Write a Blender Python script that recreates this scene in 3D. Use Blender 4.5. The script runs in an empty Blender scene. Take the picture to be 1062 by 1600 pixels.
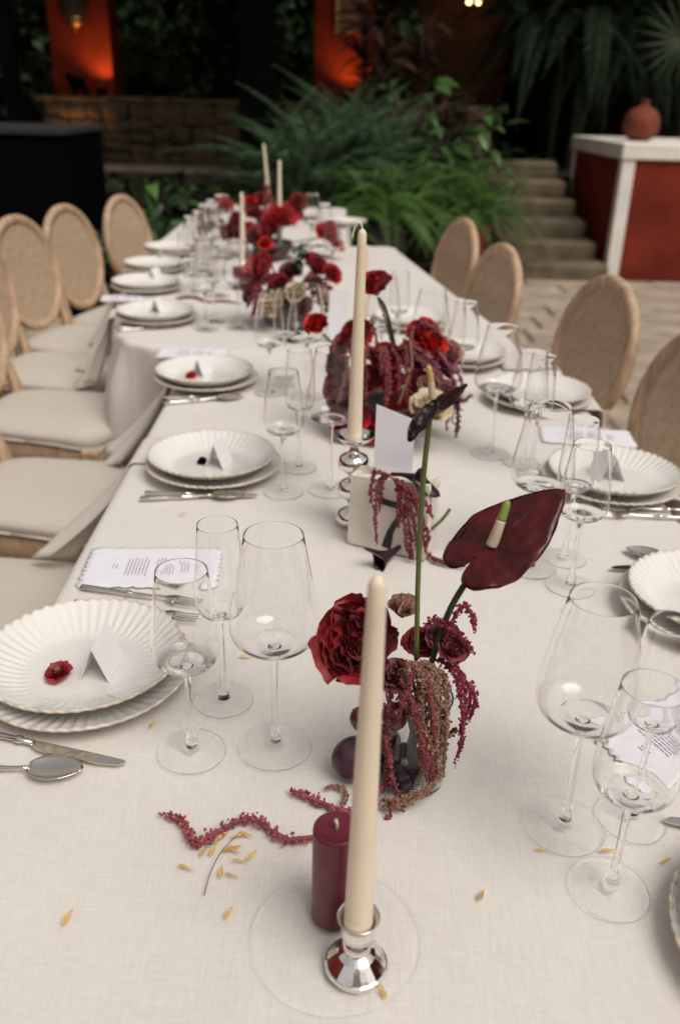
import bpy, bmesh, math, random
import numpy as np
from mathutils import Vector, Matrix, Quaternion

rng = np.random.default_rng(7)
random.seed(7)
PI = math.pi
sc = bpy.context.scene
COL = sc.collection

# ------------------------------------------------------------------ camera
CAM = np.array([0.0, 0.0, 1.44])
FPX, PITCH, ROLL = 1369.0, math.radians(25.3), math.radians(1.6)
cf = np.array([0, math.cos(PITCH), -math.sin(PITCH)])
_r = np.array([1.0, 0, 0]); _u = np.cross(_r, cf)
cr = _r * math.cos(ROLL) + _u * math.sin(ROLL)
cu = -_r * math.sin(ROLL) + _u * math.cos(ROLL)
cam_d = bpy.data.cameras.new('camera')
cam = bpy.data.objects.new('camera', cam_d); COL.objects.link(cam)
M = Matrix.Identity(4)
for i in range(3):
    M[i][0], M[i][1], M[i][2], M[i][3] = cr[i], cu[i], -cf[i], CAM[i]
cam.matrix_world = M
cam_d.sensor_fit = 'VERTICAL'; cam_d.sensor_height = 36.0; cam_d.sensor_width = 24.0
cam_d.lens = FPX / 1600 * 36
cam_d.clip_start = 0.02; cam_d.clip_end = 500
cam_d.dof.use_dof = True; cam_d.dof.focus_distance = 1.0; cam_d.dof.aperture_fstop = 4.0
sc.camera = cam

# ------------------------------------------------------------------ sky, sun, exposure
SUN_EL, SUN_AZ = math.radians(56), math.radians(138)     # azimuth from +Y, clockwise: behind the camera, to the right
w = bpy.data.worlds.new('World'); sc.world = w; w.use_nodes = True
nt = w.node_tree; bg = nt.nodes['Background']
sky = nt.nodes.new('ShaderNodeTexSky'); sky.sky_type = 'NISHITA'; sky.sun_disc = False
sky.sun_elevation = SUN_EL; sky.sun_rotation = SUN_AZ
hs = nt.nodes.new('ShaderNodeHueSaturation'); hs.inputs['Saturation'].default_value = 0.12
wt = nt.nodes.new('ShaderNodeMix'); wt.data_type = 'RGBA'; wt.blend_type = 'MULTIPLY'
wt.inputs[0].default_value = 1.0; wt.inputs[7].default_value = (1.0, 0.945, 0.89, 1)   # grey warm overcast
nt.links.new(sky.outputs[0], hs.inputs['Color']); nt.links.new(hs.outputs[0], wt.inputs[6])
nt.links.new(wt.outputs[2], bg.inputs['Color']); bg.inputs['Strength'].default_value = 0.10
sun_d = bpy.data.lights.new('sun', 'SUN'); sun_d.energy = 1.5; sun_d.angle = math.radians(36); sun_d.color = (1.0, 0.945, 0.885)
sun = bpy.data.objects.new('sun', sun_d); COL.objects.link(sun)
sdir = Vector((math.sin(SUN_AZ) * math.cos(SUN_EL), math.cos(SUN_AZ) * math.cos(SUN_EL), math.sin(SUN_EL)))
sun.rotation_euler = sdir.to_track_quat('Z', 'Y').to_euler(); sun.location = sdir * 30
sc.view_settings.view_transform = 'Standard'; sc.view_settings.look = 'None'
sc.view_settings.exposure = 0.57; sc.view_settings.gamma = 1.0; sc.view_settings.use_curve_mapping = False
sc.render.engine = 'CYCLES'
cy = sc.cycles
cy.use_denoising = True
try: cy.denoiser = 'OPENIMAGEDENOISE'; cy.denoising_prefilter = 'ACCURATE'
except Exception: pass
cy.max_bounces = 18; cy.transmission_bounces = 18; cy.glossy_bounces = 6; cy.diffuse_bounces = 4; cy.transparent_max_bounces = 24
cy.caustics_refractive = True; cy.caustics_reflective = True; cy.blur_glossy = 0.3
cy.sample_clamp_indirect = 8.0

# ------------------------------------------------------------------ measuring helpers
def _ray(px, py): return cf + cr * ((px - 531) / FPX) - cu * ((py - 800) / FPX)
def at(px, py, z):
    d = _ray(px, py); return CAM + d * ((z - CAM[2]) / d[2])
def aty(px, py, y):
    d = _ray(px, py); return CAM + d * (y / d[1])
TOP = 0.76          # height of the laid table
def tb(px, py, dz=0.0): return at(px, py, TOP + dz)

# ------------------------------------------------------------------ mesh helpers
class MB:
    def __init__(s): s.v = []; s.f = []; s.n = 0
    def add(s, v, f):
        v = np.asarray(v, float).reshape(-1, 3); o = s.n
        s.v.append(v); s.f.extend([tuple(int(i) + o for i in q) for q in f]); s.n += len(v)
        return s
    def addnp(s, v, f):
        o = s.n; s.v.append(v); s.f.extend((f + o).tolist()); s.n += len(v)
    def mesh(s, name, mat, smooth=True, origin=(0, 0, 0)):
        me = bpy.data.meshes.new(name)
        v = np.concatenate(s.v) - np.asarray(origin, float)
        me.from_pydata(v.tolist(), [], s.f)
        if mat: me.materials.append(mat)
        if smooth: me.polygons.foreach_set('use_smooth', np.ones(len(me.polygons), bool))
        me.update(); return me

def obj(name, mesh, parent=None, loc=None, rot=None, scale=None):
    o = bpy.data.objects.new(name, mesh); COL.objects.link(o)
    if parent is not None: o.parent = parent
    if loc is not None: o.location = loc
    if rot is not None: o.rotation_euler = rot
    if scale is not None: o.scale = (scale,) * 3 if np.isscalar(scale) else scale
    return o
def tag(o, label=None, cat=None, group=None, kind=None):
    if label: o['label'] = label
    if cat: o['category'] = cat
    if group: o['group'] = group
    if kind: o['kind'] = kind
    return o
def thing(name, label, cat, loc=(0, 0, 0), rotz=0.0, group=None):
    o = bpy.data.objects.new(name, None); COL.objects.link(o)
    o.location = Vector([float(c) for c in loc]); o.rotation_euler = (0, 0, rotz); o.empty_display_size = 0.05
    return tag(o, label, cat, group)
def clone(o, parent=None):
    c = o.copy(); COL.objects.link(c)
    if parent is not None: c.parent = parent
    for ch in list(o.children): clone(ch, c)
    return c
def place_copy(proto, used, label, loc, rotz=0.0):
    o = proto if not used[0] else clone(proto)
    used[0] = True
    o.location = Vector([float(c) for c in loc]); o.rotation_euler = (0, 0, rotz); o['label'] = label
    return o

def lathe(prof, n=32, mod=None):
    """prof: (r, z) list; open surface of revolution."""
    mb = MB(); th = np.linspace(0, 2 * PI, n, endpoint=False); rows = []
    v = []
    for (r, z) in prof:
        if r < 1e-7:
            rows.append([len(v)]); v.append((0, 0, z))
        else:
            rows.append(list(range(len(v), len(v) + n)))
            v += [(r * math.cos(t), r * math.sin(t), z) for t in th]
    f = []
    for a, b in zip(rows[:-1], rows[1:]):
        for i in range(n):
            j = (i + 1) % n
            if len(a) == 1 and len(b) == 1: continue
            if len(a) == 1: f.append((a[0], b[j], b[i]))
            elif len(b) == 1: f.append((a[i], a[j], b[0]))
            else: f.append((a[i], a[j], b[j], b[i]))
    mb.add(v, f); return mb

def catmull(pts, n):
    P = np.asarray(pts, float); P = np.vstack([2 * P[0] - P[1], P, 2 * P[-1] - P[-2]])
    k = len(P) - 3; out = []
    for t in np.linspace(0, k - 1e-9, n):
        i = int(t); u = t - i; a, b, c, d = P[i], P[i + 1], P[i + 2], P[i + 3]
        out.append(0.5 * (2 * b + (c - a) * u + (2 * a - 5 * b + 4 * c - d) * u * u + (3 * b - a - 3 * c + d) * u ** 3))
    return np.array(out)

def tube(mb, pts, rad, n=8, cap=True, sx=1.0):
    pts = np.asarray(pts, float); m = len(pts)
    rad = np.full(m, rad) if np.isscalar(rad) else np.asarray(rad, float)
    tan = np.gradient(pts, axis=0); tan /= np.linalg.norm(tan, axis=1)[:, None] + 1e-12
    up = np.array([0, 0, 1.0]) if abs(tan[0][2]) < 0.9 else np.array([1.0, 0, 0])
    nrm = np.cross(tan[0], up); nrm /= np.linalg.norm(nrm)
    v = []
    for i in range(m):
        nrm = nrm - tan[i] * np.dot(nrm, tan[i]); nrm /= np.linalg.norm(nrm) + 1e-12
        bi = np.cross(tan[i], nrm)
        for k in range(n):
            a = 2 * PI * k / n
            v.append(pts[i] + rad[i] * (sx * math.cos(a) * nrm + math.sin(a) * bi))
    f = []
    for i in range(m - 1):
        for k in range(n):
            k2 = (k + 1) % n
            f.append((i * n + k, i * n + k2, (i + 1) * n + k2, (i + 1) * n + k))
    if cap:
        f.append(tuple(range(n - 1, -1, -1))); f.append(tuple(range((m - 1) * n, m * n)))
    mb.add(v, f); return mb

def gridf(nu, nv):
    return [(i * nv + j, (i + 1) * nv + j, (i + 1) * nv + j + 1, i * nv + j + 1) for i in range(nu - 1) for j in range(nv - 1)]
def box(mb, c, s, rot=0.0):
    c = np.asarray(c, float); h = np.asarray(s, float) / 2
    v = np.array([(x, y, z) for x in (-1, 1) for y in (-1, 1) for z in (-1, 1)]) * h
    if rot:
        ca, sa = math.cos(rot), math.sin(rot); v = np.stack([v[:, 0] * ca - v[:, 1] * sa, v[:, 0] * sa + v[:, 1] * ca, v[:, 2]], 1)
    mb.add(v + c, [(0, 1, 3, 2), (4, 6, 7, 5), (0, 4, 5, 1), (2, 3, 7, 6), (0, 2, 6, 4), (1, 5, 7, 3)]); return mb
def bevel_mesh(me, width, seg=2):
    bm = bmesh.new(); bm.from_mesh(me)
    bmesh.ops.bevel(bm, geom=bm.edges[:], offset=width, segments=seg, profile=0.5, affect='EDGES', clamp_overlap=True)
    bmesh.ops.recalc_face_normals(bm, faces=bm.faces[:])
    bm.to_mesh(me); bm.free(); return me
def ico(sub=1):
    bm = bmesh.new(); bmesh.ops.create_icosphere(bm, subdivisions=sub, radius=1.0)
    v = np.array([q.co[:] for q in bm.verts]); f = np.array([[q.index for q in fa.verts] for fa in bm.faces]); bm.free(); return v, f
ICO_V, ICO_F = ico(1)
ICO2_V, ICO2_F = ico(3)

# ------------------------------------------------------------------ materials
def mat(name, col, rough=0.6, metal=0.0, var=0.0, scale=20.0, bump=0.0, bscale=None, spec=0.5, island=0.0, sheen=0.0,
        col2=None, stretch=None, sss=0.0, trans=0.0, coat=0.0, bdist=0.002):
    m = bpy.data.materials.new(name); m.use_nodes = True
    N, L = m.node_tree.nodes, m.node_tree.links
    p = N['Principled BSDF']; p.inputs['Roughness'].default_value = rough; p.inputs['Metallic'].default_value = metal
    p.inputs['Specular IOR Level'].default_value = spec
    c = (*col, 1); p.inputs['Base Color'].default_value = c
    if coat: p.inputs['Coat Weight'].default_value = coat; p.inputs['Coat Roughness'].default_value = 0.15
    if sheen: p.inputs['Sheen Weight'].default_value = sheen
    if sss: p.inputs['Subsurface Weight'].default_value = sss; p.inputs['Subsurface Radius'].default_value = (0.012, 0.006, 0.003); p.inputs['Subsurface Scale'].default_value = 1.0
    if trans: p.inputs['Transmission Weight'].default_value = trans
    tc = N.new('ShaderNodeTexCoord'); src = tc.outputs['Object']
    if stretch:
        mp = N.new('ShaderNodeMapping'); mp.inputs['Scale'].default_value = stretch; L.new(src, mp.inputs['Vector']); src = mp.outputs[0]
    last = None
    if var or col2:
        nz = N.new('ShaderNodeTexNoise'); nz.inputs['Scale'].default_value = scale; nz.inputs['Detail'].default_value = 5
        L.new(src, nz.inputs['Vector'])
        rmp = N.new('ShaderNodeValToRGB'); rmp.color_ramp.elements[0].position = 0.32; rmp.color_ramp.elements[1].position = 0.68
        a = col2 if col2 else tuple(x * (1 - var) for x in col); b = col if col2 else tuple(min(1, x * (1 + var)) for x in col)
        rmp.color_ramp.elements[0].color = (*a, 1); rmp.color_ramp.elements[1].color = (*b, 1)
        L.new(nz.outputs['Fac'], rmp.inputs[0]); last = rmp.outputs[0]; L.new(last, p.inputs['Base Color'])
    if island:
        g = N.new('ShaderNodeNewGeometry'); mr = N.new('ShaderNodeMapRange')
        mr.inputs['To Min'].default_value = 1 - island; mr.inputs['To Max'].default_value = 1 + island
        oi = N.new('ShaderNodeObjectInfo'); av = N.new('ShaderNodeMath'); av.operation = 'ADD'; fr_ = N.new('ShaderNodeMath'); fr_.operation = 'FRACT'
        L.new(g.outputs['Random Per Island'], av.inputs[0]); L.new(oi.outputs['Random'], av.inputs[1]); L.new(av.outputs[0], fr_.inputs[0]); L.new(fr_.outputs[0], mr.inputs[0])
        mx = N.new('ShaderNodeMix'); mx.data_type = 'RGBA'; mx.blend_type = 'MULTIPLY'; mx.inputs[0].default_value = 1.0
        if last: L.new(last, mx.inputs[6])
        else: mx.inputs[6].default_value = c
        L.new(mr.outputs[0], mx.inputs[7]); L.new(mx.outputs[2], p.inputs['Base Color'])
    if bump:
        n2 = N.new('ShaderNodeTexNoise'); n2.inputs['Scale'].default_value = bscale or scale * 3; n2.inputs['Detail'].default_value = 6
        L.new(src, n2.inputs['Vector'])
        bp = N.new('ShaderNodeBump'); bp.inputs['Strength'].default_value = bump; bp.inputs['Distance'].default_value = bdist
        L.new(n2.outputs['Fac'], bp.inputs['Height']); L.new(bp.outputs[0], p.inputs['Normal'])
    return m

def linen(name, col, k=1.0):
    """Plain weave with uneven, slubby threads in both directions."""
    m = bpy.data.materials.new(name); m.use_nodes = True
    N, L = m.node_tree.nodes, m.node_tree.links
    p = N['Principled BSDF']; p.inputs['Roughness'].default_value = 0.88; p.inputs['Specular IOR Level'].default_value = 0.2
    p.inputs['Sheen Weight'].default_value = 0.08
    tc = N.new('ShaderNodeTexCoord')
    outs = []
    for sc_ in ((38 * k, 1250 * k, 1250 * k), (1250 * k, 34 * k, 40 * k)):
        mp = N.new('ShaderNodeMapping'); mp.inputs['Scale'].default_value = sc_; L.new(tc.outputs['Object'], mp.inputs['Vector'])
        nz = N.new('ShaderNodeTexNoise'); nz.inputs['Scale'].default_value = 1.0; nz.inputs['Detail'].default_value = 3; nz.inputs['Roughness'].default_value = 0.6
        L.new(mp.outputs[0], nz.inputs['Vector']); outs.append(nz.outputs['Fac'])
    ad = N.new('ShaderNodeMath'); ad.operation = 'ADD'; L.new(outs[0], ad.inputs[0]); L.new(outs[1], ad.inputs[1])
    rp = N.new('ShaderNodeValToRGB'); e = rp.color_ramp.elements
    hv = N.new('ShaderNodeMath'); hv.operation = 'MULTIPLY'; hv.inputs[1].default_value = 0.5; L.new(ad.outputs[0], hv.inputs[0])
    e[0].position = 0.34; e[1].position = 0.66
    e[0].color = (col[0] * 0.87, col[1] * 0.855, col[2] * 0.84, 1); e[1].color = (*[min(1, x * 1.08) for x in col], 1)
    L.new(hv.outputs[0], rp.inputs[0])
    big = N.new('ShaderNodeTexNoise'); big.inputs['Scale'].default_value = 5.0; big.inputs['Detail'].default_value = 4
    L.new(tc.outputs['Object'], big.inputs['Vector'])
    mr = N.new('ShaderNodeMapRange'); mr.inputs['To Min'].default_value = 0.95; mr.inputs['To Max'].default_value = 1.05; L.new(big.outputs['Fac'], mr.inputs[0])
    mx = N.new('ShaderNodeMix'); mx.data_type = 'RGBA'; mx.blend_type = 'MULTIPLY'; mx.inputs[0].default_value = 1.0
    L.new(rp.outputs[0], mx.inputs[6]); L.new(mr.outputs[0], mx.inputs[7]); L.new(mx.outputs[2], p.inputs['Base Color'])
    bp = N.new('ShaderNodeBump'); bp.inputs['Strength'].default_value = 0.5; bp.inputs['Distance'].default_value = 0.0006
    L.new(hv.outputs[0], bp.inputs['Height']); L.new(bp.outputs[0], p.inputs['Normal'])
    return m

def glass(name, rough=0.0, col=(1, 1, 1), ior=1.36):
    m = bpy.data.materials.new(name); m.use_nodes = True
    N, L = m.node_tree.nodes, m.node_tree.links
    N.remove(N['Principled BSDF']); g = N.new('ShaderNodeBsdfGlass'); g.inputs['Color'].default_value = (*col, 1)
    g.inputs['Roughness'].default_value = rough; g.inputs['IOR'].default_value = ior
    L.new(g.outputs[0], N['Material Output'].inputs['Surface']); return m

def cane(name):
    """Woven cane: open webbing with small holes on a 7 mm pitch."""
    m = mat(name, (0.50, 0.37, 0.25), 0.65, var=0.2, scale=60)
    N, L = m.node_tree.nodes, m.node_tree.links; p = N['Principled BSDF']; out = N['Material Output']
    tc = N.new('ShaderNodeTexCoord'); sp = N.new('ShaderNodeSeparateXYZ'); L.new(tc.outputs['Object'], sp.inputs[0])
    pr = []
    for ax in ('X', 'Z'):
        a = N.new('ShaderNodeMath'); a.operation = 'MULTIPLY'; a.inputs[1].default_value = 2 * PI / 0.0075; L.new(sp.outputs[ax], a.inputs[0])
        s = N.new('ShaderNodeMath'); s.operation = 'SINE'; L.new(a.outputs[0], s.inputs[0]); pr.append(s.outputs[0])
    mn = N.new('ShaderNodeMath'); mn.operation = 'MINIMUM'; L.new(pr[0], mn.inputs[0]); L.new(pr[1], mn.inputs[1])
    gt = N.new('ShaderNodeMath'); gt.operation = 'GREATER_THAN'; gt.inputs[1].default_value = 0.0; L.new(mn.outputs[0], gt.inputs[0])
    tr = N.new('ShaderNodeBsdfTransparent'); ms = N.new('ShaderNodeMixShader')
    L.new(gt.outputs[0], ms.inputs[0]); L.new(p.outputs[0], ms.inputs[1]); L.new(tr.outputs[0], ms.inputs[2]); L.new(ms.outputs[0], out.inputs['Surface'])
    return m

def emit(name, col, s):
    m = bpy.data.materials.new(name); m.use_nodes = True; p = m.node_tree.nodes['Principled BSDF']
    p.inputs['Base Color'].default_value = (*col, 1); p.inputs['Emission Color'].default_value = (*col, 1); p.inputs['Emission Strength'].default_value = s; return m

m_linen = linen('linen', (0.70, 0.665, 0.62))
m_napkin = linen('napkin_linen', (0.66, 0.62, 0.57), 1.4)
m_seat = linen('seat_linen', (0.55, 0.505, 0.445), 0.8)
m_wood = mat('limed_oak', (0.45, 0.305, 0.195), 0.55, var=0.28, scale=9, stretch=(6, 6, 1), bump=0.25, bscale=30)
m_cane = cane('woven_cane')
m_china = mat('glazed_china', (0.76, 0.735, 0.69), 0.16, var=0.03, scale=9, spec=0.5, coat=0.3)
m_chinarim = mat('raw_china_rim', (0.62, 0.54, 0.45), 0.35, var=0.2, scale=60)
m_glass = glass('crystal'); m_thin = glass('thin_crystal', ior=1.17)
m_silver = mat('polished_silver', (0.86, 0.84, 0.80), 0.07, 1.0, bump=0.02, scale=60)
m_steel = mat('cutlery_steel', (0.70, 0.67, 0.62), 0.14, 1.0, bump=0.02, scale=120)
m_wax = mat('ivory_wax', (0.80, 0.69, 0.53), 0.42, var=0.03, scale=14, sss=0.35)
m_wick = mat('wick', (0.72, 0.66, 0.55), 0.9)
m_burgwax = mat('burgundy_wax', (0.14, 0.012, 0.028), 0.38, var=0.1, scale=18, sss=0.1)
m_paper = mat('card_paper', (0.80, 0.785, 0.79), 0.85, var=0.02, scale=200)
m_menu = mat('handmade_paper', (0.76, 0.75, 0.79), 0.9, var=0.03, scale=40, bump=0.15, bscale=90)
m_ink = mat('plum_ink', (0.30, 0.19, 0.28), 0.8)
m_black = mat('black_paint', (0.0018, 0.0019, 0.0022), 0.8, spec=0.03)
m_peony = mat('peony_petal', (0.215, 0.004, 0.009), 0.6, var=0.5, scale=35, sheen=0.06, island=0.25)
m_red = mat('crimson_petal', (0.40, 0.007, 0.013), 0.55, var=0.45, scale=35, sheen=0.10, island=0.22)
m_red2 = mat('deep_red_petal', (0.22, 0.004, 0.010), 0.6, var=0.4, scale=40, sheen=0.08, island=0.25)
m_bright = mat('scarlet_petal', (0.52, 0.022, 0.014), 0.55, var=0.3, scale=50, island=0.25)
m_whitep = mat('cream_petal', (0.66, 0.55, 0.38), 0.6, var=0.12, scale=30, island=0.10)
m_peach = mat('dusty_peach_petal', (0.42, 0.23, 0.165), 0.65, var=0.25, scale=40, island=0.2)
m_mauve = mat('mauve_petal', (0.20, 0.06, 0.075), 0.65, var=0.3, scale=40, island=0.3)
m_amar = mat('magenta_amaranth', (0.23, 0.022, 0.055), 0.8, island=0.55)
m_amar2 = mat('dusty_red_amaranth', (0.20, 0.040, 0.048), 0.85, island=0.5)
m_sprig = mat('pink_sprig', (0.32, 0.075, 0.085), 0.85, island=0.5)
m_tan = mat('tan_amaranth', (0.30, 0.185, 0.12), 0.9, col2=(0.22, 0.09, 0.07), scale=55, island=0.45)
m_stem = mat('green_stem', (0.115, 0.135, 0.035), 0.5, var=0.25, scale=30)
m_darkstem = mat('dark_green_stem', (0.035, 0.045, 0.020), 0.45, var=0.2, scale=30)
m_spathe = mat('maroon_spathe', (0.060, 0.0024, 0.0034), 0.30, var=0.7, scale=26, spec=0.4, bump=0.5, bscale=60, bdist=0.003)  # strong mottling paints dark shadow zones into the red
m_spathe2 = mat('black_red_spathe', (0.022, 0.005, 0.006), 0.4, var=0.4, scale=30, spec=0.35)
m_calla = mat('black_calla', (0.020, 0.005, 0.012), 0.35, var=0.5, scale=30, coat=0.2)
m_plum = mat('plum_skin', (0.035, 0.012, 0.020), 0.32, scale=22, col2=(0.085, 0.03, 0.05))
m_plum2 = mat('dark_plum_skin', (0.016, 0.009, 0.014), 0.28, scale=22, col2=(0.035, 0.018, 0.03))
m_grape = mat('grape_skin', (0.09, 0.018, 0.022), 0.22, var=0.35, scale=40, sss=0.1)
m_stone7 = mat('white_marble', (0.68, 0.62, 0.55), 0.7, var=0.08, scale=14, bump=0.5, bscale=25)
m_yleaf = mat('yellow_leaf', (0.72, 0.50, 0.17), 0.6, col2=(0.58, 0.32, 0.06), scale=70, island=0.25)
m_twig = mat('dry_twig', (0.20, 0.12, 0.05), 0.8)
m_green = mat('eucalyptus', (0.045, 0.075, 0.045), 0.55, island=0.3)

# ------------------------------------------------------------------ ground, paving, terrace
m_ground = mat('packed_earth', (0.07, 0.055, 0.042), 0.95, var=0.3, scale=3, bump=0.4)
m_paver = mat('flagstone', (0.48, 0.385, 0.29), 0.85, spec=0.2, scale=3.5, col2=(0.27, 0.225, 0.175), bump=0.5, bscale=22, bdist=0.006)
mb = MB(); mb.add([(-150, -150, -0.02), (150, -150, -0.02), (150, 150, -0.02), (-150, 150, -0.02)], [(0, 1, 2, 3)])
tag(obj('ground', mb.mesh('ground', m_ground)), 'bare dark earth under the garden', 'ground', kind='structure')
mb = MB(); mb.add([(-5, -1.5, -0.006), (7, -1.5, -0.006), (7, 8.25, -0.006), (-5, 8.25, -0.006)], [(0, 1, 2, 3)])
patio = tag(obj('patio', mb.mesh('patio', mat('mortar', (0.21, 0.17, 0.125), 0.95, var=0.3, scale=12))), 'courtyard paving of worn irregular flagstones', 'paving', kind='structure')
y = 1.0
while y < 8.0:
    h = random.uniform(0.36, 0.62); h = min(h, 8.12 - y) if 8.12 - y > 0.3 else 8.12 - y
    if h < 0.12: break
    x = -3.2 - random.random() * 0.4
    while x < 5.2:
        wd = random.uniform(0.42, 0.95)
        g = 0.012
        j = lambda: random.uniform(-0.013, 0.013)
        q = [(x + g + abs(j()), y + g + abs(j()) * 0.5), (x + wd - g - abs(j()), y + g + abs(j()) * 0.5), (x + wd - g - abs(j()), y + h - g - abs(j()) * 0.5), (x + g + abs(j()), y + h - g - abs(j()) * 0.5)]
        zt = random.uniform(0.0, 0.010)
        c = np.mean(q, axis=0); v = [(a, b, -0.03) for a, b in q] + [(a, b, zt - 0.008) for a, b in q] + [(a + (c[0] - a) * 0.035, b + (c[1] - b) * 0.035, zt) for a, b in q]
        f = [(8, 9, 10, 11)]
        for k in range(4):
            k2 = (k + 1) % 4; f += [(k, k2, 4 + k2, 4 + k), (4 + k, 4 + k2, 8 + k2, 8 + k)]
        c3 = np.array([c[0], c[1], 0])
        pm = MB().add(np.array(v) - c3, f).mesh('paver', m_paver, smooth=False)
        obj('paver', pm, patio, loc=c3)
        x += wd
    y += h

m_stone = mat('rubble_stone', (0.15, 0.11, 0.07), 0.9, spec=0.1, scale=9, col2=(0.05, 0.04, 0.028), bump=0.7, bscale=20, bdist=0.01)
m_step = mat('step_stone', (0.19, 0.15, 0.10), 0.9, spec=0.1, scale=4, col2=(0.075, 0.06, 0.042), bump=0.6, bscale=16, bdist=0.008)
m_soil = mat('dark_soil', (0.03, 0.024, 0.018), 0.95, var=0.4, scale=8)
def slab(name, x0, x1, y0, y1, z0, z1, m, parent=None, bev=0.0):
    mb = MB(); c = ((x0 + x1) / 2, (y0 + y1) / 2, (z0 + z1) / 2); box(mb, (0, 0, 0), (x1 - x0, y1 - y0, z1 - z0)); me = mb.mesh(name, m, smooth=False)
    if bev: bevel_mesh(me, bev, 2)
    return obj(name, me, parent, loc=c)
tag(slab('terrace', -9, 1.40, 8.9, 20, -0.02, 0.74, m_soil), 'raised planted terrace behind the courtyard', 'terrace', kind='structure')
tag(slab('terrace', 1.40, 9, 9.75, 20, -0.02, 0.742, m_soil), 'raised terrace behind the steps', 'terrace', kind='structure')
pt = tag(slab('path', -3.4, 0.2, 9.12, 9.80, 0.70, 0.765, mat('path_stone', (0.24, 0.20, 0.155), 0.9, var=0.3, scale=6, bump=0.4)), 'pale stone path along the foot of the rubble wall', 'path', kind='structure')

st = thing('stone_steps', 'worn stone steps climbing beside the red and white pier', 'steps', (1.85, 8.6, 0))
def rough_block(mb, c, s, jit, seed, nsub=(3, 2, 2)):
    bm = bmesh.new(); bmesh.ops.create_cube(bm, size=1.0)
    for v in bm.verts: v.co = Vector((v.co.x * s[0], v.co.y * s[1], v.co.z * s[2]))
    bmesh.ops.bevel(bm, geom=bm.edges[:], offset=min(s) * 0.16, segments=1, affect='EDGES')
    r = random.Random(seed)
    for v in bm.verts: v.co += Vector((r.uniform(-1, 1), r.uniform(-1, 1), r.uniform(-1, 1))) * jit
    vv = [q.co[:] for q in bm.verts]; bm.verts.index_update(); ff = [[q.index for q in fa.verts] for fa in bm.faces]; bm.free()
    mb.add(np.array(vv) + np.asarray(c), ff); return mb
for k in range(6):
    x0 = 1.36 + 0.02 * (k % 2); x1 = 2.335 - 0.045 * k
    yy = 8.02 + 0.31 * k
    mbk = MB(); rough_block(mbk, (0, 0, 0), (x1 - x0, 0.40, 0.175), 0.008, 30 + k)
    obj('step', mbk.mesh('step', m_step, smooth=False), st, loc=((x0 + x1) / 2 - 1.85, yy + 0.2 - 8.6, 0.15 * k + 0.062))

# red pier with white edges, terracotta pot on it
m_redwall = mat('oxide_red_plaster', (0.185, 0.028, 0.016), 0.9, spec=0.12, var=0.22, scale=4, bump=0.25, bscale=30)
m_white = mat('limewash', (0.82, 0.77, 0.71), 0.8, var=0.07, scale=6, bump=0.25, bscale=30)
pier = thing('garden_pier', 'low red plastered pier with white painted edges beside the steps', 'pier', (2.35, 8.15, 0))
rz = math.radians(8)
def pier_part(name, x0, x1, y0, y1, z0, z1, m, bev=0.0):
    o = slab(name, x0, x1, y0, y1, z0, z1, m, pier, bev); return o
pier_part('red_face', 0.012, 2.6, 0.012, 1.7, 0.0, 1.04, m_redwall)
pier_part('white_corner', 0.0, 0.115, 0.0, 0.10, 0.0, 1.02, m_white, 0.008)
pier_part('white_cap', -0.02, 2.62, -0.02, 1.72, 1.02, 1.15, m_white, 0.012)
pier_part('white_edge', 0.0, 0.10, 1.60, 1.712, 0.0, 1.02, m_white, 0.008)
pier.rotation_euler = (0, 0, math.radians(1.5))
m_terra = mat('terracotta', (0.19, 0.055, 0.032), 0.9, spec=0.15, var=0.25, scale=9, bump=0.3)
pot = thing('clay_pot', 'round terracotta pot with a small neck on the white topped pier', 'pot', (*aty(998, 213, 8.75)[:2], 1.15))
R0 = 0.165
obj('body', lathe([(0, 0.0), (0.07, 0.0), (0.12, 0.03), (0.158, 0.09), (R0, 0.15), (0.15, 0.21), (0.11, 0.26), (0.055, 0.288)], 36).mesh('body', m_terra), pot)
obj('neck', lathe([(0.055, 0.288), (0.040, 0.30), (0.038, 0.325), (0.05, 0.34), (0.04, 0.342), (0.028, 0.32)], 24).mesh('neck', m_terra), pot)

# ------------------------------------------------------------------ rubble wall, portico, house
wall = thing('rubble_wall', 'low rubble stone wall under the red columns', 'wall', (-1.2, 10.0, 0.74))
slab('core', -2.0, 2.6, 0.06, 0.34, 0.0, 0.60, m_soil, wall)
stones = [rough_block(MB(), (0, 0, 0), (1, 1, 1), 0.10, 100 + k).mesh('stone', m_stone, smooth=True) for k in range(7)]
cells = []
def split_cell(x0, x1, z0, z1, depth):
    w_, h_ = x1 - x0, z1 - z0
    if depth == 0 or (w_ < 0.34 and h_ < 0.22): cells.append((x0, x1, z0, z1)); return
    k = random.uniform(.34, .66)
    if w_ > h_ * random.uniform(1.2, 2.2): split_cell(x0, x0 + w_ * k, z0, z1, depth - 1); split_cell(x0 + w_ * k, x1, z0, z1, depth - 1)
    else: split_cell(x0, x1, z0, z0 + h_ * k, depth - 1); split_cell(x0, x1, z0 + h_ * k, z1, depth - 1)
split_cell(-2.0, 2.6, 0.0, 0.60, 9)
for (x0, x1, z0, z1) in cells:
    obj('stone', random.choice(stones), wall, loc=((x0 + x1) / 2, 0.05 + random.uniform(-0.03, 0.03), (z0 + z1) / 2), rot=(0, random.uniform(-.16, .16), 0), scale=((x1 - x0) * 1.04, 0.2, (z1 - z0) * 1.06))
slab('coping', -2.05, 2.65, -0.06, 0.42, 0.60, 0.655, m_stone, wall, 0.012)

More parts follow.
